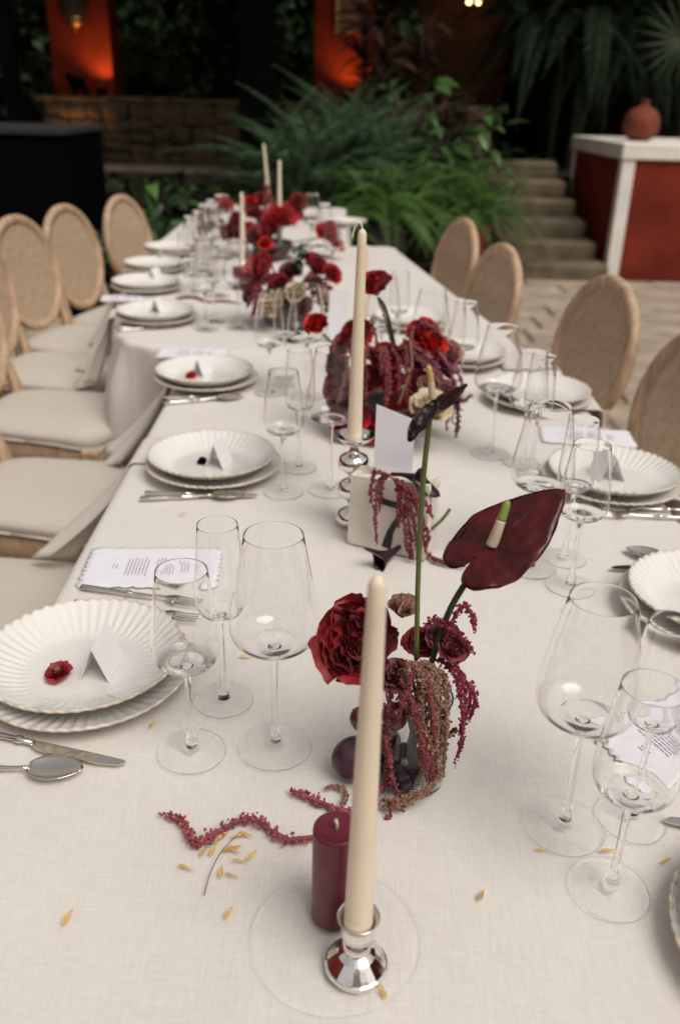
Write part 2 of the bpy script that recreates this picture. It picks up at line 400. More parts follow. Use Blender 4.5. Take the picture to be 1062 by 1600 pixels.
m_col = mat('red_column_plaster', (0.185, 0.026, 0.011), 0.9, spec=0.1, var=0.2, scale=4, bump=0.2, bscale=20)
for (x0, x1, lab) in ((-3.13, -2.50, 'broad red plastered column with a hanging lantern'), (-0.40, 0.20, 'broad red plastered column with a framed picture')):
    c = thing('portico_column', lab, 'column', ((x0 + x1) / 2, 10.42, 0.74), group='red portico columns')
    slab('shaft', (x0 - x1) / 2, (x1 - x0) / 2, -0.20, 0.20, 0.0, 2.3, m_col, c, 0.01)
    slab('plinth', (x0 - x1) / 2 - 0.04, (x1 - x0) / 2 + 0.04, -0.24, 0.24, 0.0, 0.30, m_col, c, 0.01)
m_dark = mat('charred_timber', (0.0035, 0.0033, 0.003), 0.9, spec=0.06, var=0.3, scale=10)
roof = thing('portico_roof', 'deep portico roof resting on the red columns', 'roof', (0, 12.0, 3.04))
slab('beam', -9.5, 9.5, -1.82, -1.42, 0.0, 0.30, m_col, roof)
slab('deck', -9.5, 9.5, -2.0, 2.6, 0.30, 0.42, m_dark, roof)
house = thing('garden_house', 'dark ochre house front behind the plants', 'house', (4.4, 12.6, 0.74))
m_ochre = mat('ochre_plaster', (0.16, 0.062, 0.026), 0.9, var=0.3, scale=3)
slab('wall', -3.6, -2.45, 0, 0.2, 0, 2.3, m_ochre, house); slab('wall', -1.55, 5.0, 0, 0.2, 0, 2.3, m_ochre, house)
slab('lintel', -2.45, -1.55, 0, 0.2, 2.0, 2.3, m_ochre, house); slab('door', -2.45, -1.55, 0.12, 0.16, 0, 2.0, m_black, house)
slab('shelf', -3.4, -2.5, -0.3, -0.004, 0.42, 0.47, m_dark, house)

# lantern, picture, uplights and little bulbs
m_brass = mat('aged_brass', (0.42, 0.25, 0.09), 0.4, 1.0)
m_lglass = mat('smoked_lantern_glass', (0.03, 0.028, 0.025), 0.2)
ln = thing('wall_lantern', 'dark oval lantern hanging on a red column', 'lantern', (-2.82, 10.12, 2.03))
obj('body', lathe([(0.0, 0.02), (0.07, 0.03), (0.135, 0.09), (0.145, 0.2), (0.14, 0.36), (0.10, 0.46), (0.04, 0.52), (0, 0.53)], 20).mesh('body', m_lglass), ln)
obj('finial', lathe([(0, -0.06), (0.02, -0.045), (0.012, -0.02), (0.05, 0.0), (0.09, 0.02), (0.09, 0.035), (0, 0.035)], 16).mesh('finial', m_brass), ln)
slab('bracket', -0.02, 0.02, 0.0, 0.099, 0.30, 0.34, m_brass, ln)
pic = thing('framed_picture', 'small framed picture on the red column behind the fern', 'picture', (-0.02, 10.205, 2.03))
slab('frame', -0.17, 0.17, -0.03, 0.012, 0.0, 0.36, m_brass, pic, 0.008); slab('canvas', -0.13, 0.13, -0.036, -0.028, 0.04, 0.32, mat('faded_canvas', (0.16, 0.10, 0.06), 0.8, var=0.5, scale=9), pic)
def uplight(x, y, zz, lab, e, aim=(0, 0.22, 1)):
    t = thing('uplight', lab, 'lamp', (x, y, zz), group='warm uplights')
    obj('housing', lathe([(0, 0), (0.045, 0), (0.05, 0.02), (0.05, 0.07), (0.042, 0.07), (0.042, 0.05), (0, 0.05)], 16).mesh('housing', m_black), t)
    ld = bpy.data.lights.new('uplight_bulb', 'SPOT'); ld.energy = e; ld.color = (1.0, 0.47, 0.17); ld.spot_size = math.radians(120); ld.spot_blend = 0.8; ld.shadow_soft_size = 0.03
    lo = bpy.data.objects.new('bulb', ld); COL.objects.link(lo); lo.parent = t; lo.location = (0, 0, 0.075)
    lo.rotation_euler = Vector((-aim[0], -aim[1], -aim[2])).to_track_quat('Z', 'Y').to_euler()
    return t
uplight(-2.58, 10.02, 1.395, 'uplight glowing behind the dark figurine', 10)
uplight(-0.02, 10.02, 1.395, 'uplight glowing under the framed picture', 8)
uplight(-2.86, 9.78, 0.765, 'uplight washing the foot of the rubble wall', 7, (0, 0.6, 1))
ch = thing('hanging_bulbs', 'pair of tiny warm bulbs hanging before the ochre house', 'lamp', (*aty(739, 3, 12.2)[:2], float(aty(739, 3, 12.2)[2])))
m_bulb = emit('warm_bulb', (1.0, 0.62, 0.25), 6)
for dx in (-0.05, 0.06):
    obj('bulb', lathe([(0, -0.028), (0.02, -0.02), (0.028, 0), (0.02, 0.02), (0, 0.03)], 12).mesh('bulb', m_bulb), ch, loc=(dx, 0, 0))
mbc = MB(); tube(mbc, [(-0.05, 0, 0.03), (0, 0, 0.16), (0.06, 0, 0.03)], 0.006); tube(mbc, [(0, 0, 0.16), (0, 0, 1.0)], 0.006); obj('cord', mbc.mesh('cord', m_black), ch)

# dark animal figurine on the wall
def skin_mesh(name, verts, edges, radii, mat_, sub=2):
    me = bpy.data.meshes.new(name); me.from_pydata(verts, edges, []); o = bpy.data.objects.new(name, me); COL.objects.link(o)
    md = o.modifiers.new('skin', 'SKIN'); me.skin_vertices[0].data[0].use_root = True
    for i, r in enumerate(radii): me.skin_vertices[0].data[i].radius = (r, r)
    s = o.modifiers.new('sub', 'SUBSURF'); s.levels = sub; s.render_levels = sub
    dg = bpy.context.evaluated_depsgraph_get(); m2 = bpy.data.meshes.new_from_object(o.evaluated_get(dg)); m2.name = name
    m2.materials.clear(); m2.materials.append(mat_); m2.polygons.foreach_set('use_smooth', np.ones(len(m2.polygons), bool))
    bpy.data.objects.remove(o); return m2
fv = [(0, 0, .13), (-.07, 0, .15), (-.13, 0, .21), (-.17, 0, .20), (.08, 0, .13), (-.06, .04, .06), (-.06, .04, .0), (-.06, -.04, .06), (-.06, -.04, .0), (.08, .04, .06), (.08, .04, 0), (.08, -.04, .06), (.08, -.04, 0)]
fe = [(0, 1), (1, 2), (2, 3), (0, 4), (1, 5), (5, 6), (1, 7), (7, 8), (4, 9), (9, 10), (4, 11), (11, 12)]
fg = skin_mesh('figurine', fv, fe, [.065, .065, .045, .035, .06, .028, .022, .028, .022, .028, .022, .028, .022], m_black)
tag(obj('figurine', fg, loc=(-2.80, 9.99, 1.395), scale=0.85), 'dark four legged figurine standing on the rubble wall', 'figurine')

# black bar cabinet and posts
cab = thing('bar_cabinet', 'tall black cabinet with a grey top edge behind the chairs', 'cabinet', (-2.6, 6.6, 0))
slab('carcass', -0.8, 0.745, -0.5, 0.5, 0.0, 1.175, m_black, cab, 0.01)
slab('top', -0.82, 0.765, -0.52, 0.52, 1.175, 1.212, mat('grey_slate_top', (0.035, 0.034, 0.033), 0.9, spec=0.1), cab, 0.006)
slab('door', -0.76, 0.70, -0.515, -0.502, 0.08, 1.12, m_black, cab, 0.004)
po = thing('black_post', 'thick black timber post rising behind the ferns', 'post', (-0.83, 8.62, 0))
slab('shaft', -0.155, 0.155, -0.155, 0.155, 0.0, 3.1, m_dark, po, 0.02); slab('foot', -0.2, 0.2, -0.2, 0.2, 0.0, 0.12, m_dark, po, 0.01)
po2 = thing('iron_post', 'slim black iron post behind the bar cabinet', 'post', (*aty(15, 100, 7.6)[:2], 0))
slab('shaft', -0.05, 0.05, -0.05, 0.05, 0.0, 3.1, m_black, po2); slab('foot', -0.12, 0.12, -0.12, 0.12, 0.0, 0.03, m_black, po2)

# ------------------------------------------------------------------ plants
m_fern = mat('fern_green', (0.080, 0.175, 0.028), 0.5, island=0.4, var=0.2, scale=3)
m_greyfern = mat('silver_fern', (0.072, 0.130, 0.060), 0.7, island=0.3, spec=0.25)
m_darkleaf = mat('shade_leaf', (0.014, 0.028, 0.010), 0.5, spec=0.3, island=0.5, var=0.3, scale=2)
m_midleaf = mat('broad_leaf', (0.055, 0.125, 0.030), 0.35, island=0.4)
m_cord = mat('burgundy_leaf', (0.095, 0.040, 0.030), 0.35, island=0.6, var=0.3, scale=6)
m_bark = mat('bark', (0.035, 0.025, 0.018), 0.95, var=0.3, scale=14, bump=0.6)
m_palm = mat('palm_leaf', (0.020, 0.034, 0.011), 0.5, spec=0.3, island=0.3)

def frond_mesh(L, W, arch, npin, mat_, droop=0.5, pinw=0.012, seed=0):
    """A fern frond growing from the origin along +Y, arching up and over; leaflets both sides."""
    r = random.Random(seed); mb = MB()
    t = np.linspace(0, 1, 14)
    path = np.stack([0.04 * L * np.sin(t * 3 + seed), L * (t * (1 - 0.10 * t)), L * (arch * t - (arch + droop) * 0.62 * t ** 2.2)], 1)
    tube(mb, path, np.linspace(0.0035, 0.001, 14) * (L / 0.6), 4, cap=False)
    P = catmull(path, npin * 2); T = np.gradient(P, axis=0); T /= np.linalg.norm(T, axis=1)[:, None]
    for i in range(3, npin * 2):
        s = i / (npin * 2); wl = W * (math.sin(PI * min(1, 0.12 + s * 0.93)) ** 0.75) * r.uniform(0.85, 1.1)
        for sg in (-1, 1):
            side = np.cross(T[i], (0, 0, 1)); side /= np.linalg.norm(side) + 1e-9; side = side * sg
            d = side * 0.93 + T[i] * 0.38 + np.array([0, 0, r.uniform(-0.35, 0.1)]); d /= np.linalg.norm(d)
            b = P[i]; m1 = b + d * wl * 0.5 + T[i] * pinw; m2 = b + d * wl * 0.5 - T[i] * pinw * 0.8; e = b + d * wl - np.array([0, 0, 0.15 * wl])
            mb.add([b, m1, e, m2], [(0, 1, 2), (0, 2, 3)])
    return mb.mesh('frond', mat_, smooth=False)
def frond_plant(name, label, cat, base, n, meshes, el=(20, 75), sc_=(0.7, 1.1), part='frond', az=(0, 360), seed=1, spread=0.06, group=None):
    t = thing(name, label, cat, base, 0, group); r = random.Random(seed)
    for k in range(n):
        a = math.radians(r.uniform(*az)); e = math.radians(r.uniform(*el)); s = r.uniform(*sc_)
        obj(part, r.choice(meshes), t, loc=(r.gauss(0, spread), r.gauss(0, spread), r.uniform(0, 0.05)), rot=(e, r.uniform(-0.3, 0.3), a), scale=s)
    return t
boston = [frond_mesh(0.66, 0.060, 0.40, 36, m_fern, 1.2, 0.0032, k) for k in range(6)]
b0 = (0.98, 8.0, 0.48)
bf = frond_plant('boston_fern', 'big bright green fern spilling over beside the stone steps', 'fern', b0, 290, boston, (0, 85), (0.6, 1.15), seed=3, spread=0.13)
obj('pot', lathe([(0, -0.48), (0.20, -0.48), (0.26, -0.1), (0.28, 0.0), (0.24, 0.0), (0, -0.04)], 24).mesh('pot', m_terra), bf)
gfm = [frond_mesh(0.80, 0.100, 0.40, 24, m_greyfern, 0.85, 0.0050, 20 + k) for k in range(6)]
gfm2 = [frond_mesh(0.78, 0.075, 0.40, 28, m_fern, 1.0, 0.0034, 40 + k) for k in range(6)]
for (px, py, yy, n, el, sc_, lab, ms) in (
        (470, 330, 7.5, 60, (38, 88), (0.9, 1.5), 'grey green fern with tall upright fronds behind the table end', gfm),
        (560, 300, 7.8, 66, (35, 86), (0.9, 1.45), 'silvery fern with tall fronds under the dark red plant', gfm),
        (400, 340, 8.2, 46, (15, 80), (0.6, 0.9), 'low silvery fern at the foot of the black post', gfm),
        (600, 340, 7.3, 80, (5, 75), (0.7, 1.0), 'spreading green fern right behind the far table corner', gfm2),
        (510, 370, 6.95, 60, (0, 65), (0.6, 0.85), 'dark green fern hanging low behind the far glasses', gfm2)):
    p = aty(px, py, yy)
    frond_plant('garden_fern', lab, 'fern', (p[0], p[1], max(0.05, p[2] - 0.05)), n, ms, el, sc_, seed=int(px), group='ferns behind the table', spread=0.10)
    if p[2] > 0.2:
        c = MB(); rough_block(c, (0, 0, -(p[2]) / 2), (0.34, 0.34, p[2]), 0.02, int(px))
        obj('planter', c.mesh('planter', m_soil), bpy.context.scene.objects[-1] if False else [o for o in COL.objects if o.get('label') == lab][0])

def leaf_mesh(L, W, bend, fold, mat_, shape=0.5, n=7, name='leaf'):
    mb = MB(); v = []
    for i in range(n):
        s = i / (n - 1); wv = W * (max(0.0, math.sin(PI * s ** shape)) + 0.02)
        y0 = L * (s - 0.12 * bend * s * s); z0 = -L * bend * 0.5 * s * s
        for u in (-1, -0.5, 0, 0.5, 1): v.append((u * wv * 0.5, y0, z0 + fold * abs(u) * wv * 0.5))
    mb.add(v, gridf(n, 5)); return mb.mesh(name, mat_)
# cordyline with dark red blades
blade = [leaf_mesh(0.42, 0.075, 0.5 + 0.25 * k, 0.5, m_cord, 0.65) for k in range(3)]
for (px, py, yy, hh, lab) in ((610, 95, 8.9, 0.9, 'tall dark red leaved plant against the red column'), (680, 60, 9.2, 1.0, 'taller burgundy bladed plant in front of the ochre house'),
                              (585, 40, 9.4, 1.1, 'bronze bladed plant rising beside the framed picture'), (640, 190, 8.6, 0.5, 'short burgundy bladed plant above the green ferns'), (725, 150, 9.0, 0.6, 'dark red plant thinning out beside the doorway')):
    p = aty(px, py, yy); r = random.Random(int(px * 7 + py))
    t = thing('cordyline', lab, 'plant', (p[0], p[1], 0.3), 0, 'dark red leaved plants')
    zt = p[2] - 0.3
    ms = MB()
    for k in range(3):
        dx, dy = r.uniform(-.16, .16), r.uniform(-.12, .12); top = np.array([dx, dy, zt + (0.0, -0.28, 0.15)[k]])
        tube(ms, catmull([(dx * .3, dy * .3, 0), (dx * .8, dy * .6, zt * .5), top], 8), 0.012, 6)
        for q in range(20):
            a = r.uniform(0, 2 * PI); e = math.radians(r.uniform(-5, 75))
            obj('leaf', r.choice(blade), t, loc=top - np.array([0, 0, r.uniform(0, 0.35)]), rot=(e, r.uniform(-.4, .4), a), scale=r.uniform(0.6, 1.1))
    obj('stem', ms.mesh('stem', m_bark), t)
# broad leaved shrub and low cover
broad = [leaf_mesh(0.20, 0.115, 0.5, 0.25, m_midleaf, 0.6), leaf_mesh(0.17, 0.09, 0.8, 0.3, m_midleaf, 0.6)]
def broad_plant(lab, base, h, n, rad, seed, mm=broad, s=(0.7, 1.2), name='broadleaf_plant', group='broad leaved plants'):
    r = random.Random(seed); t = thing(name, lab, 'plant', base, 0, group); ms = MB()
    for k in range(n):
        a = r.uniform(0, 2 * PI); rr = rad * math.sqrt(r.random()); z0 = h * r.uniform(0.25, 1.0)
        tip = np.array([rr * math.cos(a), rr * math.sin(a), z0])
        if k % 3 == 0: tube(ms, [(0, 0, 0), tip * np.array([.5, .5, .75]), tip], 0.006, 4)
        obj('leaf', r.choice(mm), t, loc=tip, rot=(math.radians(r.uniform(-50, 25)), r.uniform(-.5, .5), a - PI / 2 + r.uniform(-.5, .5)), scale=r.uniform(*s))
    obj('stem', ms.mesh('stem', m_bark), t); return t
p = aty(752, 205, 8.35); broad_plant('shrub with broad glossy green leaves above the bright fern', (p[0], p[1], 0.3), p[2] - 0.3 + 0.18, 46, 0.30, 5)
for (px, py, yy, n, rad, lab) in ((650, 165, 8.9, 80, 0.36, 'tall leafy shrub between the dark red plants'), (560, 215, 8.5, 70, 0.34, 'leafy green shrub rising behind the silvery ferns'), (700, 245, 8.3, 70, 0.30, 'low leafy shrub above the bright fern'), (640, 60, 9.6, 80, 0.40, 'tallest leafy shrub reaching the portico beam')):
    p = aty(px, py, yy); broad_plant(lab, (p[0], p[1], 0.3), p[2] - 0.3 + 0.22, n, rad, int(px + py), broad, (0.7, 1.3))
lowleaf = [leaf_mesh(0.17, 0.12, 0.6, 0.3, m_darkleaf, 0.55), leaf_mesh(0.13, 0.10, 0.9, 0.2, m_midleaf, 0.55)]
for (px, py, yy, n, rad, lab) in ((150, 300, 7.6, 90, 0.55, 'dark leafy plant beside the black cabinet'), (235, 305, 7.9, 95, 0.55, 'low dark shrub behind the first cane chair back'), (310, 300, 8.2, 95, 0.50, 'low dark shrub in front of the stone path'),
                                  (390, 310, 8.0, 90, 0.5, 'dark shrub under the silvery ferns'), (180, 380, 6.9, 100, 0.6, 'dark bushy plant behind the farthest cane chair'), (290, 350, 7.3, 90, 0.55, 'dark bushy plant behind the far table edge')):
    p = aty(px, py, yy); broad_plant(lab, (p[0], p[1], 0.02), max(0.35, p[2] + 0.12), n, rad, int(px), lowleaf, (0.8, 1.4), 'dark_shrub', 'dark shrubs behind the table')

m_backleaf = mat('garden_leaf', (0.055, 0.10, 0.034), 0.5, island=0.6, spec=0.3)
def leaf_cloud(name, blobs, n, size, mat_, seed):
    """Many leaf-sized faces through the volume of uneven clumps."""
    g = np.random.default_rng(seed); per = np.array([b[3] * b[4] * b[5] for b in blobs]); per = (per / per.sum() * n).astype(int) + 1
    C = []
    for b, k in zip(blobs, per):
        d = g.normal(size=(k, 3)); d /= np.linalg.norm(d, axis=1)[:, None]; rr = g.random((k, 1)) ** 0.45 * (0.8 + 0.35 * np.sin(d[:, :1] * 7 + b[0]) * np.cos(d[:, 1:2] * 6 + b[2]))
        C.append(np.array(b[:3]) + d * rr * np.array(b[3:6]))
    C = np.concatenate(C); k = len(C)
    a = g.normal(size=(k, 3)); a /= np.linalg.norm(a, axis=1)[:, None]; b = np.cross(a, g.normal(size=(k, 3))); b /= np.linalg.norm(b, axis=1)[:, None]
    s = size * g.uniform(0.6, 1.3, (k, 1)); v = np.stack([C - a * s, C + b * s * 0.42, C + a * s, C - b * s * 0.42], 1).reshape(-1, 3)
    me = bpy.data.meshes.new(name); me.from_pydata(v.tolist(), [], np.arange(4 * k).reshape(k, 4).tolist()); me.materials.append(mat_); return me
def tree(lab, base, trunk_h, blobs, n, size, seed, mm=None, tr=0.16):
    t = thing('garden_tree', lab, 'tree', base, 0, 'trees around the courtyard'); r = random.Random(seed); ms = MB()
    tube(ms, catmull([(0, 0, 0), (r.uniform(-.1, .1), r.uniform(-.1, .1), trunk_h * .5), (r.uniform(-.2, .2), 0, trunk_h)], 8), np.linspace(tr, tr * .55, 8), 8)
    for b in blobs[:5]: tube(ms, catmull([(0, 0, trunk_h * .7), (b[0] * .5, b[1] * .5, (trunk_h + b[2]) * .5), b[:3]], 6), np.linspace(tr * .4, tr * .12, 6), 5)
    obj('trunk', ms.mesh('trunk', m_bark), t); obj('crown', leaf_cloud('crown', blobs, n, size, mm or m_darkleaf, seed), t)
def blobset(r, k, w_, d_, z0, z1, s):
    return [(r.uniform(-w_, w_), r.uniform(-d_, d_), r.uniform(z0, z1), s * r.uniform(.7, 1.2), s * r.uniform(.7, 1.2), s * r.uniform(.55, .9)) for _ in range(k)]
rt = random.Random(11)
for (x, yv, lab) in ((-8.5, 15.5, 'dark tree far behind the bar cabinet'), (-5.2, 15.0, 'dark tree between the iron post and the red column'), (-2.2, 15.8, 'dark tree seen between the two red columns'), (0.6, 15.2, 'dark tree behind the framed picture column'), (4.5, 16.5, 'dark tree behind the ochre house'), (9.0, 15.0, 'dark tree beyond the pier')):
    tree(lab, (x, yv, 0.74), 2.2, blobset(rt, 9, 1.6, 1.0, 0.6, 5.5, 1.3), 5200, 0.13, int(x * 10 + 200), m_backleaf)
# trees added overhead: their unseen crowns keep the planting below in shade
for (x, yv, lab) in ((-4.6, 9.6, 'spreading shade tree added over the bar cabinet'), (-0.86, 8.98, 'spreading shade tree added behind the black post'), (3.4, 11.2, 'spreading shade tree added over the doorway'), (6.2, 10.4, 'spreading shade tree added beyond the red pier')):
    tree(lab, (x, yv, 0.0), 3.4, blobset(rt, 9, 2.0, 1.5, 3.8, 5.2, 1.3), 9000, 0.17, int(x * 10 + 500), tr=0.11)
# hedge added to block sky gaps, and unseen walls added to shape the light
hg = thing('backdrop_hedge', 'tall dark hedge added behind the portico to close off the sky', 'hedge', (-1, 18.6, 0.74))
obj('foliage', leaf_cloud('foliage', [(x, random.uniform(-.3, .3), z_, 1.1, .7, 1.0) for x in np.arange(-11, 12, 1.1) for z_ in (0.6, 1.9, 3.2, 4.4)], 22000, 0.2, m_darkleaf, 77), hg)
slab('core', -11.5, 11.5, 0.5, 0.8, -0.7, 5.0, m_soil, hg)
m_cream = mat('cream_plaster', (0.48, 0.41, 0.33), 0.9, var=0.15, scale=2)  # pale so the added wall brightens reflections in glass and silver
for (x0, x1, y0_, y1_, lab) in ((-8.2, -7.9, -6, 21, 'unseen red plastered wall added on the bar cabinet side'), (9.2, 9.5, -6, 21, 'unseen red plastered wall added on the pier side'), (-8.2, 9.5, -6.3, -6, 'unseen cream plastered wall added behind the camera')):
    cw = thing('unseen_wall', lab, 'wall', ((x0 + x1) / 2, (y0_ + y1_) / 2, 0)); slab('wall', (x0 - x1) / 2, (x1 - x0) / 2, (y0_ - y1_) / 2, (y1_ - y0_) / 2, -0.02, 4.6, m_cream if 'camera' in lab else m_redwall, cw); slab('coping', (x0 - x1) / 2 - .06, (x1 - x0) / 2 + .06, (y0_ - y1_) / 2, (y1_ - y0_) / 2, 4.6, 4.72, m_white, cw)
# drooping green curtain right of the doorway
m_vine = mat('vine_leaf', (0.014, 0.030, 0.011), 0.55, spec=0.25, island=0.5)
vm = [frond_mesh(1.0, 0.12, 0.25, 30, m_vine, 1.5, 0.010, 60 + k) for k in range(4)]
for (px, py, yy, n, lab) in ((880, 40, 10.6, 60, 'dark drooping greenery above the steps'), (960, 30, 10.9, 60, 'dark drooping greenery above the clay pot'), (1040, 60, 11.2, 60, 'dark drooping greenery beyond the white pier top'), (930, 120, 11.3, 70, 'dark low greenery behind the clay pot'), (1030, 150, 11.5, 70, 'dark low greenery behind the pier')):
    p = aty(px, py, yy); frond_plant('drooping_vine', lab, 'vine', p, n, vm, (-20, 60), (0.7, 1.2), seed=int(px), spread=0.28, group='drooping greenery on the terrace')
    c = MB(); tube(c, [(0, 0, -(p[2] - 0.70)), (0.03, 0, -(p[2] - .7) * .4), (0, 0, 0)], 0.03, 6); obj('stem', c.mesh('stem', m_bark), [o for o in COL.objects if o.get('label') == lab][0])
# fan palm
pb = [leaf_mesh(0.46, 0.026, 0.35, 0.4, m_palm, 0.7)]
p = aty(1066, 62, 8.9); t = thing('fan_palm', 'spiky fan palm leaves over the clay pot', 'palm', (p[0], p[1], 1.15))
ms = MB(); tube(ms, [(0.3, 0.4, -0.05), (0.15, 0.2, (p[2] - 1.15) * .6), (0, 0, p[2] - 1.15)], 0.012, 6); obj('stem', ms.mesh('stem', m_stem), t)
for k in range(22):
    a = -PI + 2 * PI * k / 22
    q = Quaternion((0, 1, 0), a) @ Quaternion((1, 0, 0), 0.3)
    o = obj('leaf', pb[0], t, loc=(0, 0, p[2] - 1.15)); o.rotation_euler = (Matrix.Rotation(a, 3, 'Y') @ Matrix.Rotation(PI / 2 + 0.25, 3, 'X')).to_euler()
# ------------------------------------------------------------------ tablecloths
from mathutils import noise as mnoise
def tablecloth(label, corners, top, drop_fn, seed, crease=None):
    C = [np.array(c, float) for c in corners]; n = len(C); per = []
    rc = 0.075
    for i in range(n):
        a, b, c = C[i - 1], C[i], C[(i + 1) % n]
        d0 = (b - a) / np.linalg.norm(b - a); d1 = (c - b) / np.linalg.norm(c - b)
        n0 = np.array([d0[1], -d0[0]]); n1 = np.array([d1[1], -d1[0]])
        ctr = b - n0 * rc - n1 * rc if abs(np.dot(d0, d1)) < 0.5 else b - (n0 + n1) / np.linalg.norm(n0 + n1) * rc
        for k in range(9):
            q = k / 8; nn = n0 * (1 - q) + n1 * q; nn /= np.linalg.norm(nn); per.append((ctr + nn * rc, nn))
        e0 = b + d1 * rc * 1.3; e1 = c - d1 * rc * 1.3; m = max(4, int(np.linalg.norm(e1 - e0) / 0.016))
        for k in range(1, m): per.append((e0 + (e1 - e0) * k / m, n1))
    P = np.array([p for p, _ in per]); Nn = np.array([q for _, q in per]); m = len(P)
    cen = P.mean(0); s = np.concatenate([[0], np.cumsum(np.linalg.norm(np.diff(P, axis=0), axis=1))])
    v = []; R = 0.018
    fr = 1 - (1 - np.linspace(0, 1, 34)[1:]) ** 1.15
    Pi = P - Nn * R
    v.append((*cen, top))
    for t in fr:
        for p in cen + (Pi - cen) * t:
            z = top - 0.0020 * (0.5 + 0.5 * mnoise.noise((p[0] * 6 + seed, p[1] * 6, 0))) - 0.0007 * (0.5 + 0.5 * mnoise.noise((p[0] * 22, p[1] * 9 + seed, 3)))
            if crease is not None: z += 0.0013 * math.exp(-((p[0] - crease) / 0.005) ** 2)
            v.append((p[0], p[1], z))
    nr = len(fr)
    rows = [('a', t) for t in (0.4, 0.8, 1.2, PI / 2)] + [('d', t) for t in np.linspace(0.03, 1, 13)]
    for kind, t in rows:
        for i in range(m):
            if kind == 'a':
                o = R * math.sin(t); z = top - 0.0012 - R * (1 - math.cos(t)); p = Pi[i] + Nn[i] * o
            else:
                D = drop_fn(Nn[i], P[i]); d = D * t; ph = s[i]
                amp = 0.030 * min(1, d / 0.11)
                wv = math.sin(ph * 33 + 2.2 * math.sin(ph * 4.3 + seed)) * 0.6 + 0.4 * (1 - 2 * abs(math.sin(ph * 29 + seed * 2 + 2 * math.sin(ph * 7))))
                wv += .28 * math.sin(ph * 83 + seed * 5 + 2.5 * math.sin(ph * 11))
                p = P[i] + Nn[i] * (amp * (0.25 + wv) + 0.01 * t + 0.035 * max(0, -Nn[i][0]) * min(1, d / .2)); z = top - R - 0.0012 - d
            v.append((p[0], p[1], z))
    f = [(0, 1 + i, 1 + (i + 1) % m) for i in range(m)]
    for k in range(nr + len(rows) - 1):
        for i in range(m):
            j = (i + 1) % m; a = 1 + k * m; f.append((a + i, a + m + i, a + m + j, a + j))
    o = obj('tablecloth', MB().add(v, f).mesh('tablecloth', m_linen))
    return tag(o, label, 'tablecloth', 'linen tablecloths of the long table')
def drops(left, right, near, far):
    def fn(nn, p):
        wsum = np.array([max(0, -nn[0]), max(0, nn[0]), max(0, -nn[1]), max(0, nn[1])]) ** 2
        return float(np.dot(wsum, (left, right, near, far)) / wsum.sum())
    return fn
tablecloth('cream linen cloth on the nearest table under the anthurium vase', [(-0.412, 0.12), (0.655, 0.12), (0.60, 2.62), (-0.445, 2.50)], TOP - 0.002, drops(0.70, 0.24, 0.40, 0.3), 1.0, -0.066)
tablecloth('cream linen cloth on the middle table under the red rose arrangements', [(-0.70, 2.58), (0.605, 2.36), (0.235, 4.66), (-0.965, 4.40)], TOP, drops(0.68, 0.24, 0.5, 0.24), 2.3)
tablecloth('cream linen cloth on the farthest table by the ferns', [(-0.96, 4.25), (0.0, 4.45), (-0.02, 6.35), (-0.99, 6.25)], TOP - 0.002, drops(0.68, 0.5, 0.3, 0.5), 4.1)

# ------------------------------------------------------------------ chairs
def outline(wf, wb, d, n=64, bow=0.0):
    """Seat outline, front (+y) wider, softly rounded corners."""
    pts = []
    for k in range(n):
        a = 2 * PI * k / n; c, s = math.cos(a), math.sin(a); e = 0.42
        x = math.copysign(abs(c) ** e, c); y = math.copysign(abs(s) ** e, s)
        wd = wb + (wf - wb) * (y + 1) / 2
        pts.append((x * wd / 2, y * d / 2 + (bow * (1 - x * x) if y > 0 else 0)))
    return np.array(pts)
def stack(rings, capb=True, capt=True):
    mb = MB(); n = len(rings[0]); v = np.concatenate(rings); f = []
    for k in range(len(rings) - 1):
        for i in range(n):
            j = (i + 1) % n; f.append((k * n + i, k * n + j, (k + 1) * n + j, (k + 1) * n + i))
    if capb: f.append(tuple(range(n - 1, -1, -1)))
    if capt: f.append(tuple(range((len(rings) - 1) * n, len(rings) * n)))
    return mb.add(v, f)
def ring3(o2, z, s=1.0, off=0.0): return np.column_stack([o2[:, 0] * s, o2[:, 1] * s, np.full(len(o2), z) + off])
